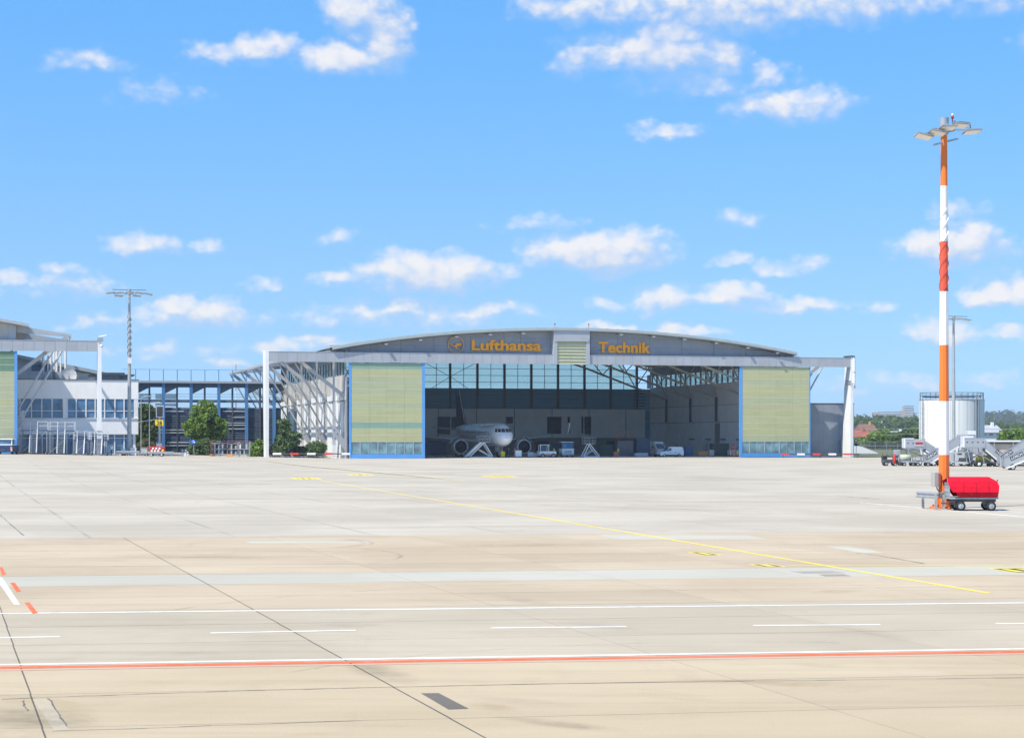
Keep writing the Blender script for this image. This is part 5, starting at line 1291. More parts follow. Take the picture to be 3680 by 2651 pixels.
# ================================================================== VEHICLES AND EQUIPMENT IN THE HANGAR
VANW = M('van_white', (.74,.76,.78), .3, var=.03, coat=.3)
def hroot(name, label, cat, px, v, rz=0, group=None):
    v = v+4.2 if v < 13 else v
    return root(name, label, cat, hpt(px, v), TH+rz, group)
def van(label, px, v, rz, Lg, Wd, Ht, high):
    t = hroot('van', label, 'van', px, v, rz)
    b = MB(); hood = Lg*.20; zf = Ht*.52
    if high: side = [(0,.35),(0,Ht*.45),(Lg*.10,Ht*.52),(Lg*.24,Ht*.92),(Lg*.32,Ht),(Lg*.98,Ht),(Lg,Ht*.9),(Lg,.35)]
    else: side = [(0,.30),(.02,Ht*.40),(Lg*.05,Ht*.50),(Lg*.24,Ht*.58),(Lg*.40,Ht*.94),(Lg*.46,Ht),(Lg*.95,Ht*.985),(Lg*.995,Ht*.6),(Lg,.32)]
    n = len(side); ins = [.16 if z > Ht*.7 else (.04 if z > Ht*.5 else 0) for x, z in side]
    vs = [(x,-Wd/2+i_,z) for (x,z),i_ in zip(side,ins)]+[(x,Wd/2-i_,z) for (x,z),i_ in zip(side,ins)]
    b.add(vs, [tuple(range(n)), tuple(range(2*n-1,n-1,-1))]+[(i,n+i,n+(i+1)%n,(i+1)%n) for i in range(n)])
    body = b.build('body', VANW, t); bv = body.modifiers.new('bev','BEVEL'); bv.width = .05; bv.segments = 2
    y = -Wd/2
    def sideq(pts, mat, nm):
        for s_ in (1,-1): MB().add([(x, s_*(y+.02*0+ (.10 if z > Ht*.62 else .0)) - s_*.012, z) for x,z in pts],[tuple(range(len(pts)))]).build(nm, mat, t)
    if high:
        ww = MB().add([(Lg+.012,-Wd*.33,Ht*.55),(Lg+.012,Wd*.33,Ht*.55),(Lg-.0,Wd*.30,Ht*.82),(Lg-.0,-Wd*.30,Ht*.82)],[(0,1,2,3)]).build('rear_window', WINB, t)
    else:
        sideq([(Lg*.27,Ht*.62),(Lg*.47,Ht*.62),(Lg*.47,Ht*.88),(Lg*.40,Ht*.88)], WINB, 'side_window')
    wsx = (Lg*.10,Lg*.24) if high else (Lg*.24,Lg*.40)
    wz = (Ht*.54,Ht*.90) if high else (Ht*.60,Ht*.93)
    MB().add([(wsx[0]-.02,-Wd*.40,wz[0]),(wsx[0]-.02,Wd*.40,wz[0]),(wsx[1]-.03,Wd*.37,wz[1]),(wsx[1]-.03,-Wd*.37,wz[1])],[(0,1,2,3)]).build('windscreen', WINB, t)
    for s_ in (1,-1):
        MB().bbox(-.03,.12,s_*Wd*.38-.14,s_*Wd*.38+.14,Ht*.33,Ht*.42,.02).build('headlight', LAMPG, t)
        MB().box(Lg*.2,Lg*.82,s_*Wd/2-.02,s_*Wd/2+.02,.30,.44).build('sill_trim', BLACK, t)
        MB().box(Lg*.33,Lg*.8,s_*Wd/2-.012,s_*Wd/2+.012,Ht*.42,Ht*.46).build('livery_stripe', M('stripe_amber', (.55,.33,.08), .5), t)
        MB().box(Lg*.28,Lg*.32,s_*(Wd/2+.02)-.08,s_*(Wd/2+.02)+.08,Ht*.58,Ht*.68).build('mirror', BLACK, t)
        MB().box(Lg-.02,Lg+.03,s_*Wd*.42-.06,s_*Wd*.42+.06,Ht*.4,Ht*.55).build('tail_light', RED, t)
        for x in (Lg*.19,Lg*.80): wheel(t, x, s_*(Wd/2-.1), .32, .32, .2)
    MB().bbox(-.08,.1,-Wd*.47,Wd*.47,.28,.5,.03).build('bumper', BLACK, t)
    return t
van('small white delivery van parked inside the right side of the hangar', 2366, 4.0, R(2), 4.5, 1.85, 1.85, False)
van('tall white panel van with dark rear window behind the small van', 2381, 14.0, R(98), 5.6, 2.1, 2.75, True)
def tug(label, px, v):
    t = hroot('tow_tractor', label, 'tractor', px, v)
    ch = MB().bbox(-1.4,1.6,-1.0,1.0,.35,1.1,.06).build('chassis', WHITE, t)
    MB().box(-1.42,1.62,-1.04,-1.0,.42,.62).build('bumper_strip', M('bumper_red', (.4,.12,.1), .6), ch)
    for x in (-.9,0,.9): MB().lathe([(-.04,.02),(-.03,.12),(.02,.13)],12,'y',(x,-1.03,.85)).build('headlight', LAMPG, t)
    cab = MB()
    for x in (-1.2,.3): cab.bar((x,-.6,1.1),(x+.08,-.5,2.15),.09).bar((x,.6,1.1),(x+.08,.5,2.15),.09)
    cab.build('cab_frame', WHITE, t); MB().bbox(-1.25,.5,-.65,.65,2.15,2.25,.02).build('cab_roof', WHITE, t)
    MB().quad((-1.1,-.58,1.15),(.25,-.58,1.15),(.3,-.5,2.1),(-1.05,-.5,2.1)).build('windscreen', PANE, t)
    MB().bbox(-.7,-.1,-.2,.4,1.1,1.6,.03).build('seat', BLACK, t)
    for x in (-.85,1.05):
        for y in (-.95,.95): wheel(t, x, y, .36, .36, .25)
    return t
tug('low white tow tractor with open cab right of the airliner nose', 1962, 3.5)
def lorry(label, px, v):
    t = hroot('lorry', label, 'lorry', px, v)
    c = MB().bbox(-1.12,1.12,-.1,1.8,.5,1.55,.05).build('cab', WHITE, t)
    MB().add([(-1.1,-.08,1.56),(1.1,-.08,1.56),(1.05,.25,2.55),(-1.05,.25,2.55),(-1.1,1.8,1.56),(1.1,1.8,1.56),(1.05,1.8,2.6),(-1.05,1.8,2.6)],[(0,1,5,4),(2,3,7,6),(1,2,6,5),(0,3,7,4),(4,5,6,7),(0,1,2,3)]).build('cab_top', DSTEEL, c)
    MB().quad((-1.0,-.07,1.62),(1.0,-.07,1.62),(.96,.2,2.42),(-.96,.2,2.42)).build('windscreen', WINB, t)
    MB().bbox(-1.1,1.1,.2,1.8,2.6,2.72,.03).build('cab_roof', WHITE, t)
    for s_ in (1,-1):
        MB().bbox(s_*.8-.2,s_*.8+.2,-.14,0,.85,1.1,.02).build('headlight', LAMPG, t)
        MB().box(s_*1.3-.1,s_*1.3+.1,.05,.2,1.7,2.3).build('mirror', BLACK, t)
        for y in (.5,3.8): wheel_x(t, s_*1.0, y, .48, .48, .28)
    MB().bbox(-1.1,1.1,-.2,.1,.35,.62,.03).build('bumper', LGREY, t)
    MB().box(-.7,.7,-.13,-.1,.75,1.2).build('grille', LGREY, t)
    MB().box(-1.15,1.15,1.9,6.0,.6,.8).build('load_frame', DSTEEL, t); MB().bbox(-1.15,1.15,2.0,5.8,.8,2.5,.04).build('load_box', NAVY, t)
    return t
def wheel_x(parent, x, y, z, r, wd):
    ty = MB().lathe([(-wd/2,r*.62),(-wd/2,r*.92),(-wd*.35,r),(wd*.35,r),(wd/2,r*.92),(wd/2,r*.62)],18,'x',(x,y,z)).build('wheel', BLACK, parent)
    MB().lathe([(-wd*.42,.01),(-wd*.4,r*.4),(-wd*.46,r*.63),(wd*.46,r*.63),(wd*.4,r*.4),(wd*.42,.01)],14,'x',(x,y,z)).build('rim', STEEL, ty)
lorry('white-fronted service lorry facing out of the hangar near the engine', 2041, 6.0)
def trestle(label, px, v, wd, ht, flip=1, stair=False):
    t = hroot('work_trestle', label, 'work platform', px, v, 0, 'white tubular work trestles')
    for y in (-.7,.7):
        MB().bar((-wd*.5*flip,y,.12),(wd*.12*flip,y,ht),.14).build('leg', WHITE, t)
        MB().bar((wd*.5*flip,y,.12),(wd*.12*flip,y,ht),.14).build('leg', WHITE, t)
        MB().bar((-wd*.5*flip,y,.12),(wd*.5*flip,y,.12),.14).build('base_bar', WHITE, t)
        MB().bar((-wd*.08*flip,y,ht*.55),(wd*.45*flip,y,.14),.10).build('brace', WHITE, t)
    for x in (-wd*.5,wd*.5): MB().bar((x,-.7,.12),(x,.7,.12),.12).build('cross_bar', WHITE, t); [wheel(t, x, y, .11, .11, .08) for y in (-.8,.8)]
    MB().box(wd*.12*flip-.9,wd*.12*flip+1.0,-.75,.75,ht,ht+.1).build('platform', STEEL, t)
    for y in (-.72,.72):
        for z in (.55,1.1): MB().bar((wd*.12*flip-.9,y,ht+z),(wd*.12*flip+1.0,y,ht+z),.05).build('handrail', STEEL, t)
        for x in (-.9,0,1.0): MB().bar((wd*.12*flip+x,y,ht),(wd*.12*flip+x,y,ht+1.1),.05).build('rail_post', STEEL, t)
    if stair:
        for y in (-.6,.6): MB().bar((-wd*.5*flip-.6,y,.15),(wd*.0,y,ht),.10,.2).build('stair_stringer', WHITE, t)
        sb = MB()
        for i in range(11): f = (i+.5)/11; sb.box(-wd*.5-.6+(wd*.5+.6)*f-.12,-wd*.5-.6+(wd*.5+.6)*f+.12,-.55,.55,.15+(ht-.15)*f-.02,.15+(ht-.15)*f+.02)
        sb.build('stair_treads', STEEL, t)
trestle('white triangular trestle stair standing against the airliner nose', 1726, 2.2, 4.2, 2.6, 1, True)
trestle('white A-shaped trestle in the middle of the hangar right of the lorry', 2122, 4.0, 3.0, 2.35, -1)
def rack(label, px, v, w_, d_, h_, mat, name='equipment_box', cat='equipment', extra=None):
    t = hroot(name, label, cat, px, v)
    MB().bbox(-w_/2,w_/2,-d_/2,d_/2,.22,h_,.03).build('housing', mat, t)
    MB().box(-w_/2-.05,w_/2+.05,-d_/2-.05,d_/2+.05,.14,.21).build('skid', STEEL, t)
    for x in (-w_*.35,w_*.35):
        for y in (-d_*.4,d_*.4): wheel(t, x, y, .11, .11, .08)
    if extra: extra(t)
    return t
def frame_top(h0, h1, w_, mat):
    def f(t):
        for x in (-w_/2,w_/2):
            for y in (-.5,.5): MB().bar((x,y,h0),(x,y,h1),.06).build('frame_post', mat, t)
        for y in (-.5,.5): MB().bar((-w_/2,y,h1),(w_/2,y,h1),.06).build('frame_rail', mat, t)
    return f
rack('tall dark blue container standing left of the white panel van', 2304, 9.0, 2.6, 2.6, 3.3, NAVY, 'container', 'container')
rack('white trolley cabinet below the airliner nose', 1862, 2.4, 1.1, .7, 1.25, WHITE, 'tool_cabinet', 'cabinet')
rack('small pale tool chest left of the tow tractor', 1905, 3.6, 1.0, .7, .95, LGREY, 'tool_cabinet', 'cabinet')
rack('grey parts bin between tool chest and tow tractor', 1922, 4.4, .9, .8, .8, STEEL, 'parts_bin', 'bin')
rack('yellow drum stand directly under the airliner nose', 1806, 3.0, .7, .6, 1.1, YEL, 'drum_stand', 'drum stand')
rack('red lifting jack unit beside the dark scaffold', 2214, 4.6, .9, .8, 1.0, M('faded_red', (.5,.14,.10), .6), 'jack_unit', 'jack')
rack('dark maintenance scaffold with open frame left of the blue container', 2243, 8.0, 3.0, 1.6, 2.9, DSTEEL, 'scaffold', 'scaffold', frame_top(2.9,4.4,2.6,M('frame_red', (.35,.08,.06), .6)))
rack('white step unit on wheels in front of the blue container', 2303, 5.0, 2.4, .9, .75, LGREY, 'step_unit', 'steps')
rack('orange crate on a pallet right of the small van', 2524, 5.0, 1.9, 1.1, 1.05, M('crate_orange', (.50,.25,.09), .7), 'crate', 'crate')
rack('blue waste bin directly behind the small van', 2473, 7.0, 1.3, 1.1, 1.9, M('bin_blue', (.05,.12,.24), .6), 'waste_bin', 'bin')
rack('dark compressor unit near the right hangar door', 2585, 7.0, 3.2, 1.6, 2.4, M('compressor_green', (.06,.10,.09), .6), 'compressor', 'compressor')
rack('grey welding trolley between crate and compressor', 2556, 4.6, .9, .7, 1.3, STEEL, 'trolley', 'trolley')
rack('dark shelving unit in the far left corner of the hangar', 1560, 20, 4.0, 1.2, 2.6, NAVY, 'shelving', 'shelf')
rack('small green generator in the middle of the hangar', 2180, 12, 2.2, 1.4, 2.2, M('gen_green', (.05,.10,.09), .6), 'generator', 'generator')
t = hroot('tool_cart', 'white and orange railed cart with red pump at the right door edge', 'cart', 2640, 2.6)
MB().bbox(-1.0,1.0,-.6,.6,.3,.5,.03).build('deck', M('cart_orange', (.70,.30,.04), .6), t)
for z in (.75,1.15):
    for y in (-.6,.6): MB().bar((-1.0,y,z),(1.0,y,z),.09).build('side_rail', WHITE, t)
for x in (-1.0,-.35,.35,1.0):
    for y in (-.6,.6): MB().bar((x,y,.3),(x,y,1.18),.09).build('rail_post', WHITE, t)
MB().lathe([(.5,.28),(1.6,.3),(1.75,.1),(1.9,.08),(2.0,.22),(2.4,.22),(2.5,.05)],16,'z',(-.3,0,0)).build('pump', M('pump_red', (.55,.08,.07), .5), t)
MB().bbox(.3,.9,-.4,.4,.5,1.05,.03).build('motor', YEL, t)
for x in (-.7,.7):
    for y in (-.6,.6): wheel(t, x, y, .16, .16, .1)

# ================================================================== RIGHT SIDE: TANK, PASSENGER STAIRS, GROUND EQUIPMENT
DT = 400.0; TX, TRAD = (3420-CX)*DT/F, 115*DT/F; TZ = CAMH+(YH-1437)*DT/F
tk = root('storage_tank', 'large white cylindrical storage tank with roof railing behind the banded mast', 'tank', (TX,DT,0))
TANKM = M('tank_white', (.80,.80,.79), .55, var=.03, stretch=(3,3,.15), scale=1.2, dirt=.12)
nst = 24
for i in range(nst):
    a0, a1 = 2*math.pi*i/nst, 2*math.pi*(i+1)/nst; vs = []
    for a in np.linspace(a0+.004, a1-.004, 5): vs += [(TRAD*math.cos(a),TRAD*math.sin(a),0),(TRAD*math.cos(a),TRAD*math.sin(a),TZ-.05)]
    MB().add(vs, [(2*j,2*j+2,2*j+3,2*j+1) for j in range(4)], True).build('shell_plate', TANKM, tk, fix=False)
MB().lathe([(0,TRAD-.06),(TZ-.06,TRAD-.06)],48,'z').build('shell_lining', LGREY, tk)
rf_ = MB().lathe([(TZ-.05,TRAD+.08),(TZ+.05,TRAD+.08),(TZ+.5,.1)],48,'z').build('tank_roof', STEEL, tk)
rl = MB()
for i in range(30):
    a, c = 2*math.pi*i/30, 2*math.pi*(i+1)/30
    for z in (.9,1.45): rl.bar((TRAD*.97*math.cos(a),TRAD*.97*math.sin(a),TZ+z),(TRAD*.97*math.cos(c),TRAD*.97*math.sin(c),TZ+z),.07)
    MB().bar((TRAD*.97*math.cos(a),TRAD*.97*math.sin(a),TZ),(TRAD*.97*math.cos(a),TRAD*.97*math.sin(a),TZ+1.5),.07).build('railing_post', DSTEEL, tk)
rl.build('railing', DSTEEL, tk); MB().lathe([(TZ+.55,TRAD*.9),(TZ+.75,TRAD*.9)],30,'z').build('roof_walkway', DSTEEL, tk)
la = MB(); ax_, ay_ = TRAD*math.cos(R(197)), TRAD*math.sin(R(197))
for i in range(30): la.bar((ax_-.6,ay_-.2,.4+i*.36),(ax_-.1,ay_-.4,.4+i*.36),.05)
la.bar((ax_-.6,ay_-.2,0),(ax_-.6,ay_-.2,TZ+1.4),.08).bar((ax_-.1,ay_-.4,0),(ax_-.1,ay_-.4,TZ+1.4),.08); la.build('ladder', STEEL, tk)
for i in range(9):
    z = 2.5+i*1.0; MB().path([(ax_-.75,ay_-.1,z),(ax_-1.0,ay_-.8,z),(ax_-.4,ay_-1.2,z),(ax_,ay_-.5,z)],.035).build('ladder_hoop', STEEL, tk)
a = R(-52); MB().tube((TRAD*1.04*math.cos(a),TRAD*1.04*math.sin(a),0),(TRAD*1.04*math.cos(a),TRAD*1.04*math.sin(a),TZ+1.0),.16,n=10).build('riser_pipe', STEEL, tk)
a = R(-58); MB().tube((TRAD*1.04*math.cos(a),TRAD*1.04*math.sin(a),0),(TRAD*1.04*math.cos(a),TRAD*1.04*math.sin(a),TZ+.8),.12,n=10).build('riser_pipe', STEEL, tk)

STG = M('stair_grey', (.40,.42,.44), .5, .15, var=.06, dirt=.15); SIGND = M('sign_dark', (.05,.06,.08), .5); SIGNW = M('sign_letter', (.75,.76,.77), .5)
def flat_text(parent, txt, o, ux, uz, L_, Hh, mat, y, weight=.02):
    V, groups = text_islands(txt, 1.0, .01, weight); xs = [v.x for v in V]; ys = [v.y for v in V]
    mx_, my_ = min(xs), min(ys); sx, sy = L_/(max(xs)-mx_), Hh/(max(ys)-my_); k_ = 0
    for fs in groups:
        ids = sorted({i for q in fs for i in q}); mp = {i: k for k, i in enumerate(ids)}; vs = []
        for i in ids:
            a, c = (V[i].x-mx_)*sx, (V[i].y-my_)*sy
            vs.append((o[0]+ux[0]*a+uz[0]*c, y-(.004 if V[i].z < 0 else .016), o[1]+ux[1]*a+uz[1]*c))
        b = MB(); b.add(vs, [tuple(mp[i] for i in q) for q in fs]); b.build('letter', mat, parent)
def stairs(label, pxl, pxt, ztop, plat, D, dirn, sign=.15, canopy=None, accent=None):
    """passenger stairs seen from the side; lower end at pxl, upper end at pxt, platform beyond"""
    x0 = (pxl-CX)*D/F; Lx = abs(pxt-pxl)*D/F
    t = root('passenger_stairs', label, 'stairs', (x0,D,0), 0, 'mobile passenger stairs')
    d = dirn; W_ = 1.5; sl = math.atan2(ztop-.35, Lx); ux = (d*math.cos(sl), math.sin(sl)); uz = (-d*math.sin(sl), math.cos(sl))
    def X(x): return d*x
    for y in (-W_/2, W_/2):
        MB().prism([(X(0),.30),(X(.35),.20),(X(Lx),ztop-.25),(X(Lx),ztop+.80),(X(0),1.15)], y-.03, y+.03).build('side_panel', STG, t)
        MB().bar((X(0),y,1.22),(X(Lx),y,ztop+.87),.06).build('handrail', STEEL, t)
        MB().bar((X(.2),y*1.06,.18),(X(Lx),y*1.06,ztop-.33),.10,.16).build('stringer', WHITE, t)
    sb = MB(); n = int(ztop/.19)
    for i in range(n): f = (i+.5)/n; sb.box(*sorted((X(Lx*f-.13),X(Lx*f+.13))),-W_/2+.04,W_/2-.04,.3+(ztop-.3)*f-.02,.3+(ztop-.3)*f)
    sb.build('treads', DSTEEL, t)
    pl = MB().box(*sorted((X(Lx+.01),X(Lx+plat))),-W_/2-.1,W_/2+.1,ztop-.12,ztop).build('platform', STEEL, t)
    for y in (-W_/2-.06, W_/2+.06):
        pp_ = MB().box(*sorted((X(Lx+.05),X(Lx+plat-.05))),y-.03,y+.03,ztop+.02,ztop+1.05).build('platform_panel', LGREY, t)
        for q in range(4): MB().box(*sorted((X(Lx+.2+q*plat/4),X(Lx+.2+q*plat/4+.18))),y-.04,y-.032,ztop+.55,ztop+.7).build('panel_slot', DSTEEL, pp_)
        MB().bar((X(Lx),y,ztop+1.12),(X(Lx+plat),y,ztop+1.12),.06).build('platform_rail', STEEL, t)
        for xx in (Lx+plat*.2, Lx+plat*.85): MB().bar((X(xx),y,ztop-.12),(X(xx-.35),y,.45),.10).build('support_leg', STEEL, t)
        MB().bar((X(Lx+plat*.85),y,ztop-.12),(X(Lx*.55),y,.5),.08).build('brace', STEEL, t)
    if canopy: MB().bbox(*sorted((X(Lx+plat*.55),X(Lx+plat+.1))),-W_/2-.02,W_/2+.02,ztop+.02,ztop+canopy,.03).build('canopy_box', VANW, t)
    if accent:
        MB().box(*sorted((X(Lx+plat*.1),X(Lx+plat*.55))),-W_/2-.13,-W_/2-.10,ztop+.2,ztop+1.15).build('notice_board', accent, t)
        MB().box(*sorted((X(Lx+plat*.15),X(Lx+plat*.5))),-W_/2-.15,-W_/2-.135,ztop+.5,ztop+.75).build('notice_stripe', RED, t)
    ch = MB().bbox(*sorted((X(.6),X(Lx+plat*.5))),-.6,.6,.42,.62,.03).build('chassis', DSTEEL, t)
    for xx in (.9, Lx+plat*.3):
        for y in (-.72,.72): wheel(t, X(xx), y, .34, .34, .22, WHITE)
    if sign is not None:
        Ls = 1.55; hh = .46; o = (X(0)+ux[0]*sign*Lx/math.cos(sl)+uz[0]*.32, .40+ux[1]*sign*Lx/math.cos(sl)+uz[1]*.25)
        if d < 0: o = (o[0]-abs(ux[0])*Ls, o[1]+ux[1]*Ls) ; e = (-ux[0], -ux[1]); f = uz
        else: e, f = ux, uz
        y = -W_/2-.04
        q = [(o[0],y,o[1]),(o[0]+e[0]*Ls,y,o[1]+e[1]*Ls),(o[0]+e[0]*Ls+f[0]*hh,y,o[1]+e[1]*Ls+f[1]*hh),(o[0]+f[0]*hh,y,o[1]+f[1]*hh)]
        bd = MB().quad(*q).build('sign_board', SIGND, t); bd.modifiers.new('t','SOLIDIFY').thickness = .02
        o2 = (o[0]+e[0]*.12+f[0]*.09, o[1]+e[1]*.12+f[1]*.09); flat_text(bd, 'LOSCH', o2, e, f, Ls-.24, hh-.18, SIGNW, y-.012)
    return t
NOTE = M('notice_grey', (.45,.46,.48), .6)
stairs('grey passenger stairs with red-striped board on the platform left of the banded mast', 3402, 3322, 2.2, 2.6, 246, -1, .1, 1.25, NOTE)
stairs('grey passenger stairs climbing right, passing behind the banded mast', 3325, 3442, 2.75, 2.0, 243, 1, .05, 1.6)
stairs('grey passenger stairs descending right with perforated platform behind the yellow tank', 3606, 3536, 2.35, 2.6, 238, -1, .1, 1.35)
stairs('tall grey passenger stairs climbing out of the right picture edge', 3588, 3728, 3.4, 2.2, 234, 1, .10)
stairs('nearest low passenger stairs at the right picture edge with white wheel', 3604, 3765, 2.5, 2.0, 214, 1, .17)
stairs('grey passenger stairs half hidden behind the grey power unit', 3430, 3500, 1.7, 1.5, 251, 1, .2)
# grey ground power unit on a trailer
def gpt(px, D): return ((px-CX)*D/F, D, 0)
t = root('power_unit', 'grey ground power unit on a trailer right of the banded mast', 'power unit', gpt(3411,240))
GPU = M('power_unit_grey', (.46,.50,.53), .5, var=.05, dirt=.15)
MB().bbox(0,.45,-.7,.7,.55,1.72,.04).build('control_cabinet', LGREY, t)
b = MB().prism([(.52,.62),(.95,.62),(1.05,1.05),(2.55,1.05),(2.55,.62),(2.75,.62),(2.75,1.72),(.55,1.78)], -.7, .7).build('housing', GPU, t)
MB().box(1.0,2.55,-.66,.66,.64,1.02).build('engine_bay', DSTEEL, t); MB().box(.85,1.4,-.73,-.705,1.45,1.62).build('name_plate', SIGND, t)
MB().bbox(.1,2.9,-.75,.75,.30,.56,.03).build('trailer_frame', GPU, t)
for x in (.35,2.5):
    for y in (-.7,.7): wheel(t, x, y, .24, .24, .16)
# yellow tank cart
t = root('tank_cart', 'yellow fibreglass tank on a small cart beside the stairs', 'cart', gpt(3508,239))
MB().prism([(.1,.62),(.9,.48),(1.55,.52),(1.85,.9),(1.55,1.25),(.9,1.38),(.3,1.32),(.0,1.05)], -.6, .6).build('tank', YEL, t).modifiers.new('b','BEVEL').width = .15
for x in (.45,.95,1.4): MB().box(x-.02,x+.02,-.62,.62,.46,1.40).build('strap', STEEL, t)
MB().box(-.1,1.9,-.6,.6,.36,.46).build('frame', STEEL, t)
for y in (-.62,.62): wheel(t, .35, y, .30, .30, .18, WHITE); wheel(t, 1.6, y, .2, .2, .14)
# dollies, tractor, cabinet left of the mast
t = root('baggage_tractor', 'small dark baggage tractor at the left end of the equipment row', 'tractor', gpt(3170,244))
MB().bbox(0,1.9,-.6,.6,.35,.8,.05).build('chassis', DSTEEL, t); MB().bbox(.0,.55,-.55,.55,.8,1.25,.04).build('bonnet', BLACK, t)
MB().prism([(.75,1.1),(1.9,1.0),(2.0,1.35),(1.2,1.18),(.7,1.3)], -.55, .55).build('cover', NAVY, t)
for x in (.0,.5,1.8): MB().bar((x,-.5,.8),(x,-.5,1.6 if x < 1 else 1.3),.07).build('frame_post', DSTEEL, t)
for x in (.4,1.5):
    for y in (-.6,.6): wheel(t, x, y, .28, .28, .2)
t = root('fire_extinguisher_trolley', 'narrow red extinguisher trolley between tractor and dollies', 'extinguisher', gpt(3215,243))
MB().lathe([(.25,.16),(.35,.2),(1.2,.2),(1.4,.08),(1.5,.08)],14,'z').build('cylinder', RED, t); MB().bar((-.15,.1,.2),(-.25,.25,1.4),.05).build('handle', DSTEEL, t)
for y in (-.25,.25): wheel(t, .05, y, .2, .2, .08)
t = root('equipment_cabinet', 'grey upright cabinet on a cart left of the first passenger stairs', 'cabinet', gpt(3222,247))
MB().bbox(-.3,.4,-.4,.4,.5,2.0,.03).build('housing', LGREY, t); MB().box(-.05,.2,-.42,-.405,1.3,1.75).build('door_panel', STG, t); MB().box(-.5,.6,-.5,.5,.35,.5).build('cart_frame', DSTEEL, t)
for x in (-.3,.4):
    for y in (-.45,.45): wheel(t, x, y, .2, .2, .12)
def dolly(label, px, D, L_, rails):
    t = root('cargo_dolly', label, 'dolly', gpt(px,D), 0, 'cargo dollies in the equipment row')
    MB().bbox(0,L_,-.8,.8,.45,.58,.02).build('deck', STEEL, t)
    for z in ([.75,.95,1.15] if rails else []):
        for y in (-.78,.78): MB().bar((0,y,z),(L_,y,z),.07).build('side_rail', STEEL, t)
    for x in (0.05,L_*.5,L_-.05):
        for y in (-.78,.78): MB().bar((x,y,.5),(x,y,1.2 if rails else .85),.07).build('stake', STEEL, t)
    for x in (L_*.2,L_*.8):
        for y in (-.75,.75): wheel(t, x, y, .24, .24, .16)
    MB().bar((0,0,.4),(-.7,0,.3),.07).build('tow_bar', DSTEEL, t)
dolly('low cargo dolly right of the grey cabinet', 3236, 243, 1.8, False)
dolly('cargo dolly with slatted sides just left of the banded mast', 3282, 242, 2.1, True)
t = root('belt_drum', 'round grey drum tank standing on the first dolly', 'drum', (gpt(3258,243)[0],243,.58))
MB().lathe([(-.8,.02),(-.78,.42),(.5,.42),(.55,.02)],18,'x',(0,0,.44)).build('drum', M('drum_green', (.42,.45,.36), .6), t); MB().box(-.6,.3,-.3,.3,0,.08).build('cradle', STEEL, t)
# white tent roof and sign by the fence
t = root('white_shelter', 'low white tent-roofed shelter beside the right corner post', 'shelter', gpt(3072,390))
MB().prism([(-.5,0),(4.3,0),(4.3,.35),(1.2,1.6),(-.5,1.9)], -2, 2).build('roof_cover', VANW, t); MB().box(-.5,4.3,-2.05,-2.01,0,.3).build('base_rail', STEEL, t)
t = root('round_sign', 'small round red-rimmed sign at the hangar corner', 'sign', gpt(3077,352))
MB().tube((0,0,0),(0,0,3.0),.05).build('pole', STEEL, t); MB().lathe([(-.03,.01),(-.03,.38),(.0,.38)],20,'y',(0,-.06,2.9)).build('sign_rim', RED, t)
MB().lathe([(-.02,.01),(-.02,.26)],20,'y',(0,-.075,2.9)).build('sign_face', WHITE, t); MB().box(-.35,.35,-.08,-.05,1.95,2.4).build('sign_plate', NAVY, t)
# fence
fn = root('chain_link_fence', 'grey chain-link fence on the verge between hangar and storage tank', 'fence', gpt(3066,420))
FX = 36.0
for i in range(16): MB().tube((i*FX/15,0,0),(i*FX/15,0,2.3),.05,n=6).build('fence_post', STEEL, fn)
for z in (.1,.6,1.1,1.6,2.2): MB().bar((0,0,z),(FX,0,z),.035).build('fence_wire', STEEL, fn)
mw = MB()
for i in range(150):
    x = i*FX/150; mw.quad((x,0,.1),(x+.02,0,.1),(x+.5,0,2.2),(x+.48,0,2.2)); mw.quad((x+.48,.01,.1),(x+.5,.01,.1),(x+.02,.01,2.2),(x,.01,2.2))
tag(mw.build('fence_mesh', STEEL, fn), kind='stuff')
# long low shed at the right edge
sh = root('low_shed', 'long low shed with white roof edge behind the passenger stairs at the right', 'building', gpt(3548,330))
MB().box(0,16,0,8,0,2.4).build('wall', M('shed_wall', (.50,.42,.36), .8, var=.15), sh); MB().box(-.5,16.5,-.6,8.4,2.75,3.0).build('roof', VANW, sh); MB().box(-.4,16.4,-.3,8.2,2.42,2.72).build('fascia', DSTEEL, sh)
for x in (1,4.2,7.4,10.6,13.8): MB().box(x,x+.12,-.5,-.4,0,2.74).build('roof_post', STEEL, sh)

# ================================================================== FAR BACKGROUND
HILLM = concrete('hill_grass', (.06,.085,.03), (.10,.12,.045), .4)
def ridge(name, D, pts, depth):
    b = MB(); n = len(pts); vs = []
    for px, py in pts: x, _, z = WP(px, py, D); vs += [(x,D-depth,-.2),(x,D,z),(x*1.3,D+depth*3,z*.8)]
    b.add(vs, [f for i in range(n-1) for f in ((3*i,3*i+3,3*i+4,3*i+1),(3*i+1,3*i+4,3*i+5,3*i+2))], True)
    return tag(b.build(name, HILLM), kind='structure')
ridge('hill', 1900, [(2500,1566),(2900,1545),(3000,1530),(3080,1519),(3150,1517),(3300,1522),(3420,1528),(3540,1540),(3700,1548),(3900,1556),(4300,1566)], 500)
ridge('far_hill', 3600, [(-2200,1562),(0,1560),(1500,1561),(2900,1560),(3200,1545),(3400,1522),(3480,1512),(3540,1503),(3580,1500),(3620,1497),(3650,1503),(3700,1508),(3850,1520),(4100,1545),(4500,1566)], 900)
WOODM = leafmat('wood_foliage', (.04,.075,.025), (.12,.17,.05)); WOODF = leafmat('far_wood_foliage', (.03,.06,.03), (.085,.12,.055))
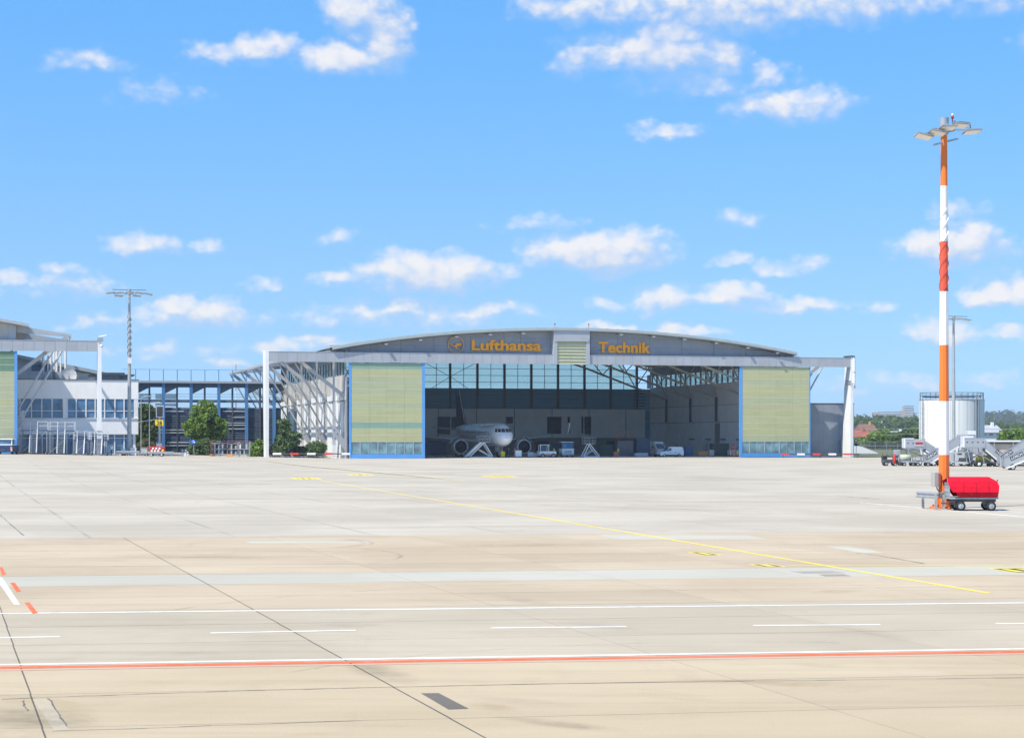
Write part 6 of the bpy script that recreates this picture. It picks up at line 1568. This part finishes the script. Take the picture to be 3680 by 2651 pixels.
def wood(name, label, D, tops, n, jit, leaf, cr, mat):
    cl = []
    px0, px1 = tops[0][0], tops[-1][0]
    for i in range(n):
        px = RNG.uniform(px0, px1); d = D*RNG.uniform(1-jit, 1+jit*.3); top = np.interp(px, [a for a,_ in tops], [c for _,c in tops])
        x, y, z = WP(px, top, D); zz = z*RNG.uniform(.0,1.0)**.6 if False else z*max(0,(d-D*(1-jit))/(D*jit))**.8
        cl.append((x*d/D, d, min(z, zz)+RNG.uniform(.5,1)*cr*.6, cr*RNG.uniform(.7,1.3)))
    me = leaves(cl, 26, leaf); me.materials.append(mat); o = ob(name, me); tag(o, label, 'wood', kind='stuff'); return o
wood('hillside_wood', 'green wood covering the low hillside right of the hangar', 1850, [(2850,1556),(2980,1538),(3070,1522),(3150,1521),(3300,1525),(3420,1532),(3540,1546),(3700,1552),(3900,1560)], 620, .45, 1.7, 6.5, WOODM)
wood('far_wood', 'dark wood on the distant hill at the right edge', 3500, [(3100,1560),(3400,1526),(3480,1516),(3540,1508),(3620,1501),(3650,1507),(3700,1512),(3850,1526),(4100,1550)], 520, .2, 3.4, 12, WOODF)
def btree(label, px, D, h_, w_, mat=None):
    tree('broadleaf_tree', label, ((px-CX)*D/F,D,0), [(0,0,h_*.55,w_*.5,w_*.5,h_*.42),(-w_*.25,0,h_*.4,w_*.33,w_*.33,h_*.3),(w_*.28,0,h_*.42,w_*.33,w_*.33,h_*.32)], 90, 40, .5, mat or LEAF_A, (h_*.6,.3), 'tree', 'trees beyond the apron fence', clr=(.8,1.5))
btree('broad green tree behind the fence nearest to the hangar corner post', 3080, 520, 2.8, 5)
btree('tall light green tree in the middle beyond the apron fence', 3176, 560, 5.8, 9.5)
btree('green tree right behind the cabinet left of the storage tank', 3240, 540, 4.6, 7, LEAF_B)
btree('dark tree touching the left side of the storage tank', 3290, 560, 5.6, 7, LEAF_B)
btree('bright green tree right of the storage tank above the shed', 3642, 480, 5.2, 6.5)
btree('low green tree between storage tank and bright tree', 3570, 620, 3.8, 7, LEAF_B)
btree('dark green tree at the very right picture edge', 3710, 560, 4.8, 8, LEAF_B)
# houses on the hillside
ROOFR = M('roof_tile_red', (.30,.10,.07), .8, var=.2); WALLY = M('wall_yellow', (.55,.40,.15), .8); WALLB = M('brick_wall', (.33,.15,.11), .8, var=.15)
def house(label, px, pyb, D, w_, d_, h_, rh, wall, roofm):
    x, y, z = WP(px, pyb, D); t = root('house', label, 'house', (x,D,z), R(8), 'houses on the hillside')
    MB().box(-w_/2,w_/2,0,d_,-4,h_).build('wall', wall, t)
    MB().add([(-w_/2-.5,-.6,h_),(w_/2+.5,-.6,h_),(w_/2+.5,d_+.6,h_),(-w_/2-.5,d_+.6,h_),(-w_/2,d_/2,h_+rh),(w_/2,d_/2,h_+rh)],[(0,1,5,4),(2,3,4,5),(0,4,3),(1,2,5),(0,3,2,1)]).build('roof', roofm, t)
    for i in range(3):
        a = -w_/2+w_*(i+.25)/3; MB().box(a,a+w_/6,-.06,.0,h_*.35,h_*.8).build('window', WINB, t)
    MB().box(w_*.2,w_*.2+.7,d_*.4,d_*.4+.7,h_,h_+rh+.8).build('chimney', wall, t)
house('house with broad red tiled roof on the hillside by the hangar corner', 3098, 1583, 640, 6.5, 8, 1.2, 2.2, WALLB, ROOFR)
house('house with yellow gable above the red-roofed house', 3122, 1562, 700, 5.5, 7, 1.5, 2.4, WALLY, M('roof_brown', (.20,.11,.09), .8, var=.2))
house('small grey-roofed house left of the storage tank', 3232, 1578, 660, 5.0, 6, 1.4, 1.4, WHITE, LGREY)
house('grey-roofed house just right of the storage tank', 3562, 1570, 520, 6.0, 7, 1.2, 2.0, WHITE, LGREY)
lb = root('long_white_building', 'long low white building among the trees below the tower block', 'building', (*WP(3152,1529,1500)[:2],WP(3152,1529,1500)[2]))
for i, (a, c, z) in enumerate(((-12,-2,2.6),(-2,7,3.4),(7,12,2.4))):
    w_ = MB().box(a+.02,c-.02,0,8,-6,z).build('wing_block', VANW, lb)
    for k in range(3): q = a+(c-a)*(k+.3)/3; MB().box(q,q+1.4,-.06,0,.6,1.6).build('window', WINB, w_)
# tower block on the hill
DB = 2500.0; bx, _, bz = WP(3218, 1514, DB); sB = DB/F
tb = root('tower_block', 'beige apartment block with white balcony bands on the hill at right', 'building', (bx,DB,bz), R(-6))
BEI = M('facade_beige', (.42,.34,.30), .8); BANDW = M('balcony_white', (.74,.73,.71), .7)
def block(px0, px1, py0, py1, dz, floors, bands):
    a, c = (px0-3218)*sB, (px1-3218)*sB; h_ = (1514-py0)*sB
    wb = MB().box(a,c,dz,dz+14,-12,h_).build('block', BEI, tb)
    for i in range(floors):
        z = h_*(i+.25)/floors
        if bands: 
            MB().box(a+bands,c-.4,dz-1.2,dz-.02,z,z+h_/floors*.42).build('balcony_band', BANDW, wb)
            MB().box(a+bands,c-.4,dz-.06,dz-.01,z+h_/floors*.45,z+h_/floors*.95).build('window_band', WINB, wb)
block(3138,3158,1481,1514,0,6,0); block(3158.2,3236,1480,1514,1.5,6,.6); block(3236.2,3246,1476,1514,.5,6,0); block(3246.2,3283,1459,1514,0,9,.5); block(3283.2,3294,1484,1514,2,6,.4)
# overhead wires beyond the fence
pl = root('power_line', 'overhead power line with wooden poles beyond the apron fence', 'power line', (0,0,0))
PW = [(3000,470),(3330,480),(3710,490)]
for px, d in PW:
    x, y, _ = WP(px,1560,d); MB().tube((x,y,0),(x,y,7.6),.14,.1,8).build('pole', BARK, pl); MB().bar((x-1,y,7.1),(x+1,y,7.1),.12).build('cross_arm', BARK, pl)
for z in (5.7,4.3,2.6,1.6):
    for (a, da), (c, dc) in zip(PW, PW[1:]):
        b = MB(); A = Vector(WP(a,1560,da)); C = Vector(WP(c,1560,dc)); A.z = C.z = z; n = 8
        P = [A.lerp(C,i/n)+Vector((0,0,-.5*4*(i/n)*(1-i/n)*.5)) for i in range(n+1)]
        b.path(P, .05, 5); b.build('wire', LGREY, pl)

# ================================================================== LEFT SIDE EQUIPMENT
def lpt(px, D=298.0): x = (px-CX)*D/F; return (x, D, gz(x, D))
STEPW = M('step_paint', (.56,.58,.60), .5, .1, var=.06)
def mobile_steps(label, px, hp, pl_w, left, group='mobile maintenance steps'):
    t = root('mobile_steps', label, 'steps', lpt(px), TH*.4, group)
    for s_ in (-.55,.55):
        MB().path([(s_,-1.5,.25),(s_,-.35,hp+.1),(s_,-.3,hp+1.25),(s_-(.5 if s_ < 0 else -.5)*0,.2,hp+1.3)],.075,8).build('stair_rail', STEPW, t)
        MB().bar((s_*.86,-1.4,.2),(s_*.86,-.2,hp),.08,.22).build('stringer', STEPW, t)
    tr = MB(); n = int(hp/.27)
    for i in range(n): f = (i+.5)/n; tr.box(-.45,.45,-1.4+1.2*f-.13,-1.4+1.2*f+.13,.2+(hp-.2)*f-.02,.2+(hp-.2)*f+.03)
    tr.build('treads', STEEL, t)
    x0, x1 = -.6-pl_w, .6+pl_w
    MB().box(x0,x1,-.2,1.6,hp-.14,hp-.02).build('platform', M('platform_blue', (.04,.06,.16), .5), t)
    for xx in (x0, x1):
        MB().bar((xx,-.18,hp),(xx,-.18,hp+1.25),.09).build('rail_post', STEPW, t); MB().bar((xx,1.55,hp),(xx,1.55,hp+1.25),.09).build('rail_post', STEPW, t)
    for z in (.65,1.25):
        for a, c in ((x0,-.6),(.6,x1)): MB().bar((a,-.18,hp+z),(c,-.18,hp+z),.09).build('guard_rail', STEPW, t)
        MB().bar((x0,1.55,hp+z),(x1,1.55,hp+z),.07).build('guard_rail', STEPW, t)
    for xx in (x0+.15,x1-.15):
        for y in (-.1,1.5): MB().bar((xx,y,.2),(xx,y,hp-.14),.10).build('leg', STEEL, t)
        MB().bar((xx,-1.4,.22),(xx,1.5,.22),.12).build('base_bar', STEEL, t)
        for y in (-1.2,1.4): wheel(t, xx, y, .16, .16, .1)
    MB().bar((x0+.15,-.1,.3),(x1-.15,-.1,hp-.2),.07).build('brace', STEEL, t)
    return t
mobile_steps('leftmost tall white maintenance steps beside the blue tug', 123, 3.7, 1.45, True)
mobile_steps('second tall white maintenance steps in front of the office windows', 222, 3.7, 1.3, False)
mobile_steps('low white maintenance steps left of the white corner post', 292, 2.35, .45, True)
mobile_steps('low white maintenance steps right behind the white corner post', 355, 2.35, .7, True)
t = root('aircraft_tug', 'dark blue aircraft tug with white cab at the left picture edge', 'tug', lpt(22,292), 0)
MB().bbox(-1.6,1.25,-1.2,2.6,.35,1.35,.07).build('chassis', M('tug_blue', (.025,.05,.12), .4), t)
MB().bbox(-1.5,1.15,-.9,1.2,1.36,1.5,.03).build('deck', WHITE, t)
MB().prism([(-1.2,1.5),(1.0,1.5),(.95,2.2),(-1.15,2.2)], -.6, 1.0).build('cab_glass', WINB, t)
MB().bbox(-1.35,1.2,-.75,1.2,2.2,2.34,.04).build('cab_roof', WHITE, t)
for x in (-1.22,.98): MB().bar((x,-.62,1.5),(x,-.62,2.25),.1).build('cab_pillar', WHITE, t)
for x in (-1.0,.5): MB().lathe([(0,.02),(.02,.1),(.2,.08),(.24,.01)],10,'z',(x,0,2.34)).build('beacon', M('beacon_orange', (.7,.2,.05), .4), t)
for x in (-1.45,1.1):
    MB().box(x-.14,x+.14,-1.24,-1.205,.5,1.1).build('warning_board', WHITE, t)
    for k in range(2): MB().add([(x-.14,-1.245,.55+k*.28),(x+.14,-1.245,.66+k*.28),(x+.14,-1.245,.80+k*.28),(x-.14,-1.245,.69+k*.28)],[(0,1,2,3)]).build('warning_stripe', RED, t)
for x in (-1.45,1.1):
    for y in (-.5,1.9): wheel_x(t, x, y, .42, .42, .35)
MB().box(-.5,.2,-1.3,-1.2,.5,.75).build('tow_coupling', DSTEEL, t)
# guard rails, cabinets, fire cart at the lamp mast
p = lpt(418,300); guard_rail([(0,0),(3.6,0)], .55, 'low galvanised guard rail at the foot of the left grey mast', p, 0, [(.3,.1),(1.9,.1),(3.4,.1)])
p = lpt(508,299); guard_rail([(0,0),(5.0,0)], .55, 'low galvanised guard rail in front of the red fire cart', p, 0, [(.3,.1),(2.5,.1),(4.7,.1)])
t = root('electrical_cabinet', 'white electrical cabinet right of the left grey mast', 'cabinet', lpt(480,303))
MB().bbox(-.45,.45,-.3,.3,.1,1.25,.03).build('housing', WHITE, t); MB().box(-.5,.5,-.35,.35,0,.1).build('plinth', LGREY, t); MB().box(-.02,.02,-.31,-.295,.2,1.15).build('door_gap', DSTEEL, t)
t = root('electrical_cabinet', 'small white cabinet with red base left of the left grey mast', 'cabinet', lpt(445,303))
MB().bbox(-.28,.28,-.25,.25,.25,1.0,.03).build('housing', WHITE, t); MB().box(-.35,.35,-.3,.3,0,.25).build('plinth', RED, t)
t = root('signal_post', 'short post with white round lamp head in front of the office ground floor', 'signal', lpt(400,300))
MB().tube((0,0,0),(0,0,1.0),.09).build('post', DSTEEL, t); MB().lathe([(.9,.05),(1.0,.24),(1.35,.26),(1.5,.08)],14,'z').build('lamp_head', WHITE, t); MB().box(-.3,.3,-.2,.2,0,.12).build('foot', STEEL, t)
t = root('fire_cart', 'red fire cart with white extinguisher bottles behind the guard rail', 'cart', lpt(564,302))
MB().box(-1.25,1.25,-.5,.5,.42,.52).build('deck', STEEL, t); MB().bbox(-1.22,1.22,-.1,.45,.52,1.5,.04).build('back_box', RED, t)
for i in range(6): MB().lathe([(-.05,.02),(-.04,.17),(.02,.17)],12,'y',(-.75+(i % 3)*.5+(.2 if i > 2 else 0),-.16,.8+(i//3)*.35)).build('extinguisher', WHITE, t)
MB().lathe([(-.06,.02),(-.05,.2),(.02,.2)],12,'y',(.95,-.16,.85)).build('hose_reel', YEL, t)
for x in (-.8,.8):
    for y in (-.5,.5): wheel(t, x, y, .24, .24, .16, WHITE)
t = root('waste_container', 'grey waste container with yellow panel left of the red fire cart', 'container', lpt(519,303))
MB().bbox(-.5,.55,-.45,.45,.35,1.25,.03).build('body', LGREY, t); MB().box(.15,.5,-.48,-.455,.4,.85).build('yellow_panel', YEL, t); MB().box(-.55,.6,-.5,.5,1.25,1.32).build('lid', STEEL, t)
for x in (-.3,.4):
    for y in (-.4,.4): wheel(t, x, y, .18, .18, .1)
# stand number 28 with docking display
t = root('stand_number_sign', 'yellow sign board with black number 28 under a dark display on a post', 'sign', lpt(573,306), 0)
D_ = 306.0; sg = F/D_; z_ = lambda py: CAMH+(YH-py)/sg-gz(*lpt(573,306)[:2])
MB().tube((0,0,0),(0,0,z_(1500)),.20,.17,10).build('post', STEEL, t)
bd = MB().bbox(-.62,.68,-.32,-.24,z_(1529.5),z_(1509),.01).build('number_board', YEL, t)
V, gr = text_islands('28', 1.0, .01, .01)
lettering(bd, '28', -.36, .46, z_(1526.5), z_(1512), -.335, M('number_black', (.015,.015,.015), .5), .02, .015, 'digit', '8')
ds = MB().bbox(-.50,.70,-.30,.2,z_(1500),z_(1457),.03).build('display_housing', STEEL, t); MB().box(-.36,.58,-.315,-.302,z_(1497),z_(1461)).build('display_screen', M('screen_dark', (.03,.035,.045), .3), ds)
MB().bar((-.2,0,z_(1505)),(-3.4,0,z_(1516)),.10).build('side_arm', STEEL, t); MB().bbox(-.45,.3,-.3,.3,1.2,2.0,.03).build('control_box', WHITE, t)
for px, top in ((507,1432),(537,1455)):
    lx = (px-573)*D_/F; q = MB().tube((lx,.5,0),(lx,.5,z_(top)),.08,.06).build('lamp_pole', STEEL, t) if False else None
for px, top, lb_ in ((507,1430,'thin grey street lamp beside the office corner'),(537,1452,'thin grey street lamp left of the docking display')):
    t = root('street_lamp', lb_, 'lamp', lpt(px,309), 0, 'thin street lamps by the stand sign'); h_ = (YH-top)*309/F+CAMH-gz(*lpt(px,309)[:2])
    MB().tube((0,0,0),(0,0,h_),.10,.06,8).build('pole', STEEL, t); MB().path([(0,0,h_),(.4,0,h_+.25),(1.3,0,h_+.3)],.05).build('arm', STEEL, t); MB().bbox(1.1,1.7,-.12,.12,h_+.26,h_+.36,.02).build('lantern', LGREY, t)
t = root('traffic_sign', 'round blue mandatory direction sign on a post before the dark shrub', 'sign', lpt(697,312))
MB().tube((0,0,0),(0,0,2.3),.045).build('pole', STEEL, t); MB().lathe([(-.02,.01),(-.02,.40),(.01,.40)],24,'y',(0,-.05,2.2)).build('sign_face', M('sign_blue', (.03,.12,.50), .4), t)
MB().prism([(-.22,2.13),(.02,2.18),(.0,2.06),(.26,2.22),(.02,2.36),(.03,2.27),(-.22,2.22)], -.085, -.073).build('arrow', WHITE, t)
for px in (656,667,674):
    t = root('bollard', {656:'left white bollard with black top on the service road',667:'middle white bollard with black top on the service road',674:'small right white bollard on the service road'}[px], 'bollard', lpt(px,310), 0, 'white bollards on the service road')
    k = .7 if px == 674 else 1.0
    MB().tube((0,0,0),(0,0,.62*k),.17*k,n=12).build('post', WHITE, t); MB().tube((0,0,.64*k),(0,0,.80*k),.18*k,n=12).build('dark_band', BLACK, t); MB().lathe([(.80*k,.18*k),(.98*k,.15*k),(1.05*k,.02)],12,'z').build('cap', WHITE, t)
def cage(label, px, D, w_, rows):
    t = root('storage_cage', label, 'cage', lpt(px,D), 0, 'storage cages beside the shrubs'); RDF = M('cage_red', (.40,.10,.08), .6)
    for x in (0,w_/2,w_):
        for y in (0,1.6): MB().bar((x,y,0),(x,y,2.5),.09).build('upright', RDF if x == 0 else STEEL, t)
    for z in (.35,1.2,2.45):
        for y in (0,1.6): MB().bar((0,y,z),(w_,y,z),.09).build('cage_rail', RDF if z > 2 else STEEL, t)
        if z < 2: MB().box(0,w_,.05,1.55,z-.06,z-.05).build('shelf', DSTEEL, t)
    for k in range(rows):
        x = .2+k*(w_-.5)/rows; hh = .45+.55*((k*37) % 10)/10
        MB().bbox(x,x+(w_-.5)/rows*.85,.1,1.4,1.22,1.22+hh,.03).build('load_box', (DSTEEL,LGREY,BLACK,STEEL,M('load_rust',(.30,.15,.07),.8),WHITE,DSTEEL)[k % 7], t)
        MB().bbox(x,x+(w_-.5)/rows*.85,.1,1.4,.37,.37+hh*.9,.03).build('load_box', (DSTEEL,LGREY,BLACK,STEEL)[k % 4], t)
    for k in range(5): MB().tube((.1,.2+.25*k,2.05+.06*(k % 2)),(w_-.1,.2+.25*k,2.1),.07,n=8).build('stored_pipe', (STEEL,LGREY,DSTEEL)[k % 3], t)
    MB().bbox(.0,.9,-.2,.0,.05,.35,.02).build('orange_foot', M('foot_orange', (.75,.30,.04), .6), t)
cage('left red-framed storage cage with pipes and boxes by the dark shrub', 757, 314, 2.7, 7)
cage('right red-framed storage cage with pipes and boxes by the rounded bush', 816, 314, 3.6, 9)
# service road at the left between the buildings
b = MB(); ROADM = concrete('service_road_concrete', (.30,.29,.27), (.36,.35,.32), .4)
P = [(-66,312),(-38,312),(-38,352),(-62,356)]
vs = [(x,y,gz(x,y)-.012) for x,y in P]; b.add(vs,[(0,1,2,3)]); tag(b.build('service_road', ROADM), kind='structure')

# ================================================================== AIR: light summer haze round the whole place
hz = MB().box(-4300,4300,-700,6300,-1.5,70).build('haze', None); tag(hz, 'thin summer haze over the airfield', 'haze', kind='stuff')
hm = bpy.data.materials.new('haze'); hm.use_nodes = True; t = NT(hm.node_tree); t.n.clear()
pv = t.add('ShaderNodeVolumePrincipled'); pv.inputs['Density'].default_value = 1.25e-4; t.put(pv.inputs['Color'], (.86,.92,1.0)); pv.inputs['Anisotropy'].default_value = .2
o_ = t.add('ShaderNodeOutputMaterial'); t.put(o_.inputs['Volume'], pv.outputs[0]); hz.data.materials.append(hm)
